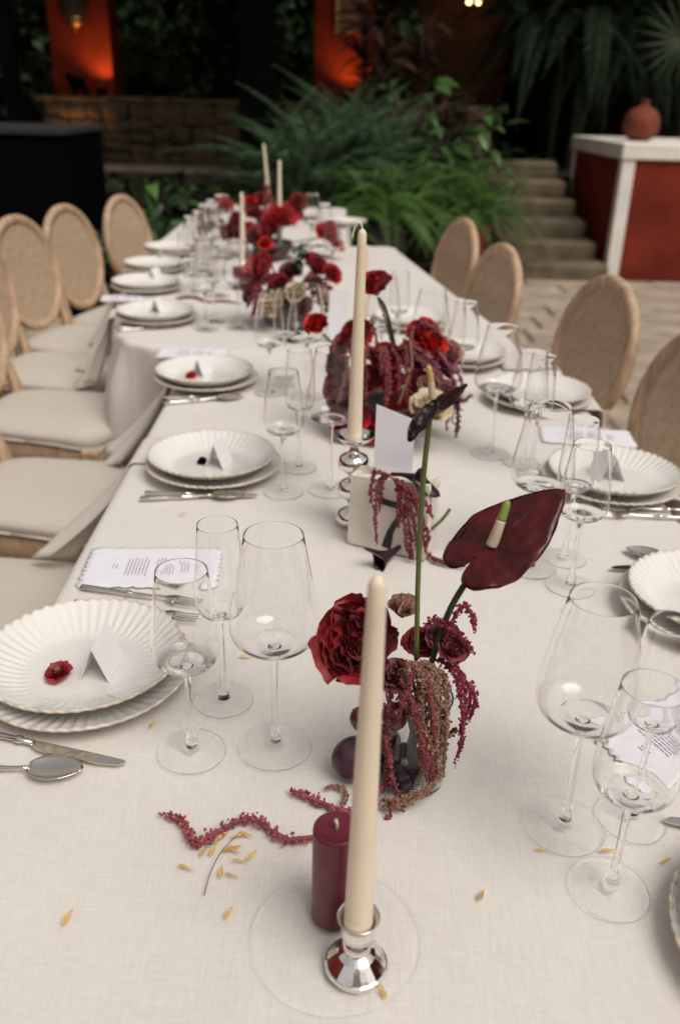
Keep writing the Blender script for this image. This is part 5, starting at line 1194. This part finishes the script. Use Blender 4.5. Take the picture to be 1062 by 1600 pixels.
for i in range(nu):
    for j in range(nv): q4((i, j, 0), (i + 1, j, 0), (i + 1, j + 1, 0), (i, j + 1, 0)); q4((i, j, nd), (i, j + 1, nd), (i + 1, j + 1, nd), (i + 1, j, nd))
    for k in range(nd): q4((i, 0, k), (i, 0, k + 1), (i + 1, 0, k + 1), (i + 1, 0, k)); q4((i, nv, k), (i + 1, nv, k), (i + 1, nv, k + 1), (i, nv, k + 1))
for j in range(nv):
    for k in range(nd): q4((0, j, k), (0, j + 1, k), (0, j + 1, k + 1), (0, j, k + 1)); q4((nu, j, k), (nu, j, k + 1), (nu, j + 1, k + 1), (nu, j + 1, k))
me = bpy.data.meshes.new('block'); bmesh.ops.recalc_face_normals(bm, faces=bm.faces[:]); bm.to_mesh(me); bm.free(); me.materials.append(m_stone7); obj('block', me, sg)
mb = MB(); path = [(.36, .735, .040), (.52, .70, .038), (.70, .685, .036)]
def flatglyph(mb, path, off=-.0012):
    P = [np.array(q[:2]) for q in path]; v = []
    for i, q in enumerate(path):
        d = P[min(i + 1, len(P) - 1)] - P[max(i - 1, 0)]; d = d * np.array([Wd, Hs]); d /= np.linalg.norm(d); nn = np.array([-d[1] / Wd, d[0] / Hs]) * q[2] * .1
        for sgn in (1, -1):
            c_ = P[i] + nn * sgn
            for o_ in (off, .002): s_ = spt(c_[0], c_[1], 0) + back * o_; v.append(s_ - org)
    f = []
    for i in range(len(path) - 1):
        a = i * 4; b = a + 4; f += [(a, b, b + 2, a + 2), (a, a + 1, b + 1, b), (a + 2, b + 2, b + 3, a + 3)]
    f += [(0, 2, 3, 1), (4 * len(path) - 4, 4 * len(path) - 3, 4 * len(path) - 1, 4 * len(path) - 2)]
    mb.add(v, f)
flatglyph(mb, [(.38, .715, .055), (.52, .69, .05), (.72, .672, .05)]); flatglyph(mb, [(.735, .69, .03), (.69, .60, .03), (.62, .47, .04), (.55, .30, .055), (.505, .06, .085)])
obj('numeral', mb.mesh('numeral', mat('number_paint', (.012, .012, .014), .5), smooth=False), sg)
# card behind the block
cl, crt = aty(583, 742, org[1] + .028), aty(642, 757, org[1] + .020)
ht = float(aty(582, 631, org[1] + .03)[2]) - cl[2]; hr_ = float(aty(643, 656, org[1] + .022)[2]) - crt[2]
dn = np.cross(crt - cl, (0, 0, 1.0)); dn /= np.linalg.norm(dn); dn *= -1
v = [cl - (0, 0, .10), crt - (0, 0, .10), crt + np.array([0, 0, hr_]), cl + np.array([0, 0, ht])]; v = [np.array(a, float) for a in v]
v = v + [a + dn * .0012 for a in v]
me = MB().add(v, [(0, 1, 2, 3), (7, 6, 5, 4), (0, 4, 5, 1), (1, 5, 6, 2), (2, 6, 7, 3), (3, 7, 4, 0)]).mesh('paper_card', m_menu, smooth=False, origin=cl)
tag(obj('paper_card', me, loc=cl), 'tall blank white card standing behind the marble number', 'card')
# calla lilies
def calla(label, pts, R_, tip, up, seed):
    P = catmull(pts, 22); n = 20; T = np.gradient(P, axis=0); T /= np.linalg.norm(T, axis=1)[:, None]; v = []; tip = np.asarray(tip, float)
    for i in range(22):
        s = i / 21; rad = .0035 + (R_ - .0035) * max(0, (s - .25) / .75) ** 1.8; s1 = np.cross(T[i], up); s1 /= np.linalg.norm(s1); s2 = np.cross(s1, T[i])
        for k in range(n):
            a = 2 * PI * k / n; lip = max(0, math.cos(a)) ** 4; pt_ = P[i] + (s1 * math.sin(a) + s2 * math.cos(a)) * rad * (1 + .3 * s * s * math.sin(a * 2 + seed)) + tip * lip * s ** 4; v.append(pt_)
    mb = MB(); f = [(i * n + k, i * n + (k + 1) % n, (i + 1) * n + (k + 1) % n, (i + 1) * n + k) for i in range(21) for k in range(n)]; mb.add(v, f)
    t = thing('calla_lily', label, 'flower', P[0], 0, 'black calla lilies'); o = obj('spathe', mb.mesh('spathe', m_calla, origin=P[0]), t); md = o.modifiers.new('t', 'SOLIDIFY'); md.thickness = .001
    return t
yb = org[1]
t = calla('black calla lily lying on the cloth below the number', [tb(645, 838, .02), tb(626, 853, .014), tb(606, 868, .012), tb(592, 876, .014)], .0155, tb(566, 874, .014) - tb(592, 876, .014), np.array([0, -.2, 1.0]), 1)
zt = spt(.6, 1, .3)[2]
t = calla('black calla lily lying across the top of the marble block', [aty(612, 741, yb + .005), aty(630, 742, yb - .005), aty(648, 747, yb - .015), aty(656, 750, yb - .022)], .017, aty(684, 764, yb - .02) - aty(658, 752, yb - .02), np.array([.8, -.3, -.6]), 2)
mb = MB(); tube(mb, catmull([aty(672, 828, br_[1] + .02), aty(690, 812, br_[1] + .02), aty(703, 795, br_[1] + .025)], 8), .0028, 8); obj('stem', mb.mesh('stem', m_stem, origin=t.location), t)
yf = lambda px: float(bl[1] + (br_[1] - bl[1]) * (px - 542) / 122) - .012
am = []
for (l) in ([(600, 742), (585, 735), (580, 760), (579, 790)], [(605, 745), (592, 752), (586, 800), (588, 850)], [(600, 742), (595, 770), (592, 798)], [(615, 748), (632, 765), (636, 800), (642, 850), (643, 893)], [(620, 752), (645, 768), (655, 800), (662, 840), (666, 866)], [(625, 752), (622, 790), (622, 825)], [(640, 765), (665, 785), (676, 808)],
            [(625, 760), (640, 790), (650, 830), (652, 880)], [(590, 738), (610, 744), (640, 762)], [(630, 758), (648, 790), (668, 830), (664, 860)], [(618, 752), (628, 790), (634, 840), (640, 880)]):
    am.append([np.array([*aty(px, py, yf(px) - .004 * (i > 0))[:2], max(TOP + .005, aty(px, py, yf(px))[2])]) for i, (px, py) in enumerate(l)])
mb = MB()
for i, l in enumerate(am): strand(mb, l, .0050, .0030, 700 + i)
P0 = am[0][0]; tag(obj('amaranth_garland', mb.mesh('amaranth_garland', m_amar2, smooth=False, origin=P0), loc=P0), 'pink amaranth draped over the marble number block', 'amaranth')

# ---------- second arrangement: red rose, carnation, cream rose, amaranth
org = tb(612, 672); org[2] = TOP; YB = float(org[1])
a2 = thing('rose_arrangement', 'full bouquet with a tall red rose, cream rose and amaranth', 'flower arrangement', org)
m_bowl = mat('dark_bowl', (.05, .035, .03), .4)
obj('bowl', lathe([(0, 0), (.055, 0), (.06, .004), (.085, .055), (.09, .075), (.086, .075), (.08, .055), (.055, .012), (0, .012)], 36).mesh('bowl', m_bowl), a2)
bloom('rose', a2, org, aty(588, 458, YB), cu * .62 - cf * .62 - cr * .25, [m_red], .043, .044, 7, 81, True, 'tall crimson garden rose', ruffle=.08, openf=.85)
stem(a2, org, [aty(620, 560, YB), aty(610, 510, YB), aty(600, 478, YB), aty(590, 465, YB)], .0035, m_darkstem)
bloom('carnation', a2, org, aty(496, 513, YB - .02), cu * .40 - cf * .80 - cr * .30, [m_bright], .030, .026, 8, 82, True, 'scarlet carnation on a thin stem', ruffle=.18, openf=.8, per=[4, 5, 6, 7, 7, 7, 6, 6])
stem(a2, org, [aty(560, 560, YB), aty(530, 545, YB - .01), aty(505, 522, YB - .02)], .0026)
bloom('rose', a2, org, aty(668, 648, YB - .125), cu * .6 - cf * .75 + cr * .2, [m_whitep], .047, .046, 6, 83, True, 'large cream rose', ruffle=.05, openf=.85)
B2 = [(655, 520, .02, .040, m_red, .3), (672, 535, .0, .035, m_bright, .5), (640, 555, -.02, .036, m_red2, .2), (560, 520, .03, .040, m_red, -.3), (548, 540, .0, .040, m_red2, -.5), (535, 600, -.02, .042, m_red2, -.5), (550, 655, -.05, .050, m_red, -.4), (585, 665, -.06, .045, m_red, 0), (648, 652, -.085, .030, m_peach, .1), (630, 660, -.08, .026, m_peach, -.1), (700, 545, .02, .030, m_peach, .6), (612, 590, -.045, .032, m_red, 0), (575, 590, -.04, .036, m_red2, -.2), (650, 595, -.05, .034, m_red2, .2), (690, 565, -.02, .030, m_mauve, .5), (600, 556, -.02, .036, m_red2, 0), (532, 565, .0, .032, m_mauve, -.5), (626, 640, -.06, .034, m_red, 0), (535, 625, -.05, .034, m_mauve, -.4), (668, 600, -.06, .028, m_peach, .3), (695, 620, -.03, .03, m_peach, .5)]
for i, (px, py, dy, R_, m, sx) in enumerate(B2):
    bloom('bloom', a2, org, aty(px, py + 8, YB + dy), (sx, -.55, .7), [m], R_, R_ * 1.05, 5, 90 + i, False, None, ruffle=.10, openf=.95)
def amar2(parent, m, lists, r0, bump, seed, dens=.9):
    mb = MB()
    for i, l in enumerate(lists): strand(mb, [np.array([*aty(*q)[:2], max(TOP + .006, aty(*q)[2])]) for q in l], r0 * random.uniform(.55, 1.2), bump, seed + i, dens)
    o = obj('amaranth', mb.mesh('amaranth', m, smooth=False, origin=org), parent); o['kind'] = 'stuff'; return o
L1_ = []
for k in range(8):
    x = 556 + k * 10 + random.uniform(-9, 9); yt = random.uniform(540, 580); ln_ = random.uniform(35, 105); L1_.append([(590 + (x - 580) * .5, 545, YB - .02), (x, yt, YB - .075), (x + 2, yt + ln_ * .5, YB - .09), (x + 1, yt + ln_, YB - .09)])
L2_ = [[(640, 560, YB), (690, 570, YB - .03), (712, 610, YB - .04), (715, 660, YB - .05), (711, 695, YB - .05)], [(650, 545, YB), (685, 550, YB - .03), (706, 590, YB - .045), (700, 640, YB - .05), (697, 672, YB - .05)], [(660, 540, YB), (700, 560, YB), (718, 590, YB), (722, 612, YB)], [(640, 520, YB + .02), (664, 506, YB), (690, 525, YB), (712, 550, YB), (722, 575, YB)], [(630, 530, YB - .03), (660, 550, YB - .05), (690, 590, YB - .07), (690, 660, YB - .06)],
       [(640, 545, YB - .04), (668, 575, YB - .07), (700, 600, YB - .07), (720, 625, YB - .05), (736, 618, YB - .03)], [(650, 555, YB - .04), (680, 580, YB - .07), (704, 620, YB - .06), (706, 660, YB - .06)], [(645, 510, YB), (640, 540, YB - .04), (645, 580, YB - .06)], [(560, 500, YB), (550, 540, YB - .06), (540, 590, YB - .08), (525, 640, YB - .08)]]
amar2(a2, m_amar2, L1_, .0085, .0036, 800); amar2(a2, mat('mauve_amaranth', (.24, .07, .09), .85, island=.5), L2_, .0090, .0036, 830)
amar2(a2, m_tan, [[(592, 470, YB + .02), (605, 505, YB + .01), (612, 540, YB)], [(580, 500, YB + .02), (588, 530, YB + .01), (592, 555, YB)]], .005, .004, 850)
stem(a2, org, [aty(640, 530, YB - .04), aty(643, 570, YB - .08), aty(630, 610, YB - .1), aty(622, 632, YB - .1)], .0028, m_twig)
# dark bowl behind glass at its foot, tall white card behind
cc = tb(528, 535); t_ = aty(528, 455, cc[1]); v = []
mb = MB(); box(mb, (0, 0, float(t_[2] - TOP) / 2), (.058, .0012, float(t_[2] - TOP))); o = obj('paper_card', mb.mesh('paper_card', m_menu, smooth=False), loc=(cc[0], cc[1], TOP + .001), rot=(-.06, 0, .1))
tag(o, 'tall blank white card beside the scarlet carnation', 'card')

# ---------- third and fourth arrangements down the table
def bouquet(label, base_px, blooms, amar, foliage, seed):
    global org
    org = tb(*base_px); org[2] = TOP; Y = float(org[1]); t = thing('rose_arrangement', label, 'flower arrangement', org)
    obj('bowl', lathe([(0, 0), (.06, 0), (.065, .004), (.09, .06), (.095, .08), (.09, .08), (.06, .014), (0, .014)], 28).mesh('bowl', m_bowl), t)
    for i, (nm, px, py, dy, R_, m, ax, lab) in enumerate(blooms):
        p = aty(px, py, Y + dy); bloom(nm, t, org, p, ax, [m], R_, R_ * 1.05, 5, seed + i, False, lab, ruffle=.10, openf=.95)
        stem(t, org, [org + np.array([0, 0, .06]), (org + p) / 2 + np.array([0, 0, .03]), p], .003, m_darkstem, n=8)
    mb = MB()
    for i, l in enumerate(amar): strand(mb, [np.array([*aty(px, py, Y + dy)[:2], max(TOP + .006, aty(px, py, Y + dy)[2])]) for (px, py, dy) in l], .011, .0065, seed + 60 + i, .8)
    if amar: obj('amaranth', mb.mesh('amaranth', m_amar2, smooth=False, origin=org), t)['kind'] = 'stuff'
    r = random.Random(seed); gl = leaf_mesh(.055, .035, .4, .2, m_green, .6)
    for (px, py, dy) in foliage:
        for k in range(5): p = aty(px + r.uniform(-10, 10), py + r.uniform(-10, 10), Y + dy); obj('leaf', gl, t, loc=p - org, rot=(r.uniform(-.6, .9), r.uniform(-.6, .6), r.uniform(0, 6)), scale=r.uniform(.7, 1.1))
    return t
up = (0, -.5, .8); lf = (-.5, -.5, .6); rg = (.5, -.5, .6)
bouquet('dark red bouquet with drooping amaranth and cream roses behind the glasses', (445, 505),
        [('rose', 410, 428, 0, .056, m_red, lf, 'dark red rose'), ('rose', 432, 445, -.05, .036, m_red2, up, None), ('rose', 392, 440, .02, .036, m_red2, lf, None), ('rose', 490, 418, .0, .042, m_red, rg, None), ('rose', 515, 430, -.02, .034, m_red, rg, None), ('rose', 485, 450, -.05, .04, m_mauve, rg, None), ('rose', 455, 428, 0, .036, m_mauve, up, 'mauve bloom'),
         ('ranunculus', 415, 384, .05, .026, m_bright, up, 'small scarlet ranunculus'), ('rose', 462, 462, -.10, .038, m_whitep, up, 'cream rose'), ('rose', 430, 480, -.12, .045, m_whitep, lf, 'cream rose'), ('rose', 470, 485, -.1, .04, m_mauve, up, None), ('rose', 505, 470, -.06, .036, m_whitep, rg, 'cream rose'), ('rose', 440, 450, -.07, .04, m_red2, up, None), ('rose', 398, 462, -.05, .04, m_mauve, lf, None)],
        [[(420, 430, -.04), (395, 460, -.08), (385, 482, -.09)], [(430, 440, -.06), (405, 470, -.1), (392, 495, -.1)], [(480, 435, -.05), (505, 465, -.08), (510, 490, -.08)], [(410, 440, -.06), (398, 475, -.09), (400, 490, -.1)], [(490, 430, -.03), (520, 455, -.05), (530, 465, -.05)]],
        [(475, 395, .02), (465, 408, 0), (480, 405, 0)], 900)
bouquet('tall loose bouquet of red roses around the far tapers', (425, 405),
        [('rose', 438, 348, 0, .075, m_red, up, 'wide open red rose'), ('rose', 425, 365, -.03, .06, m_red2, lf, None), ('rose', 508, 370, .05, .062, m_red, rg, 'red rose leaning towards the fern'), ('rose', 525, 385, .04, .035, m_red, rg, None), ('rose', 352, 324, .2, .040, m_red, up, 'small red rose on a tall stem'), ('rose', 372, 348, .1, .045, m_red2, lf, None), ('rose', 385, 365, .05, .05, m_red, lf, None), ('rose', 398, 338, .1, .04, m_red2, up, None), ('rose', 400, 375, 0, .05, m_mauve, up, None), ('rose', 391, 316, .2, .03, m_bright, up, None), ('rose', 455, 335, .05, .05, m_red2, rg, None), ('rose', 365, 365, .05, .05, m_red2, lf, None), ('rose', 425, 395, -.05, .05, m_mauve, up, None)],
        [[(405, 350, 0), (385, 365, -.05), (375, 385, -.06)], [(420, 290, .15), (415, 310, .12), (412, 330, .1), (408, 350, .05)], [(412, 285, .15), (420, 305, .15), (425, 325, .1)]], [(395, 400, 0), (455, 395, 0), (470, 385, .02)], 950)
bouquet('low dark bouquet at the very far table end', (420, 352), [('rose', 463, 318, .0, .05, m_red2, rg, None), ('rose', 410, 318, 0, .06, m_red2, up, None), ('rose', 395, 325, 0, .05, m_mauve, lf, None)], [[(415, 300, 0), (400, 320, 0), (395, 340, 0)]], [], 980)
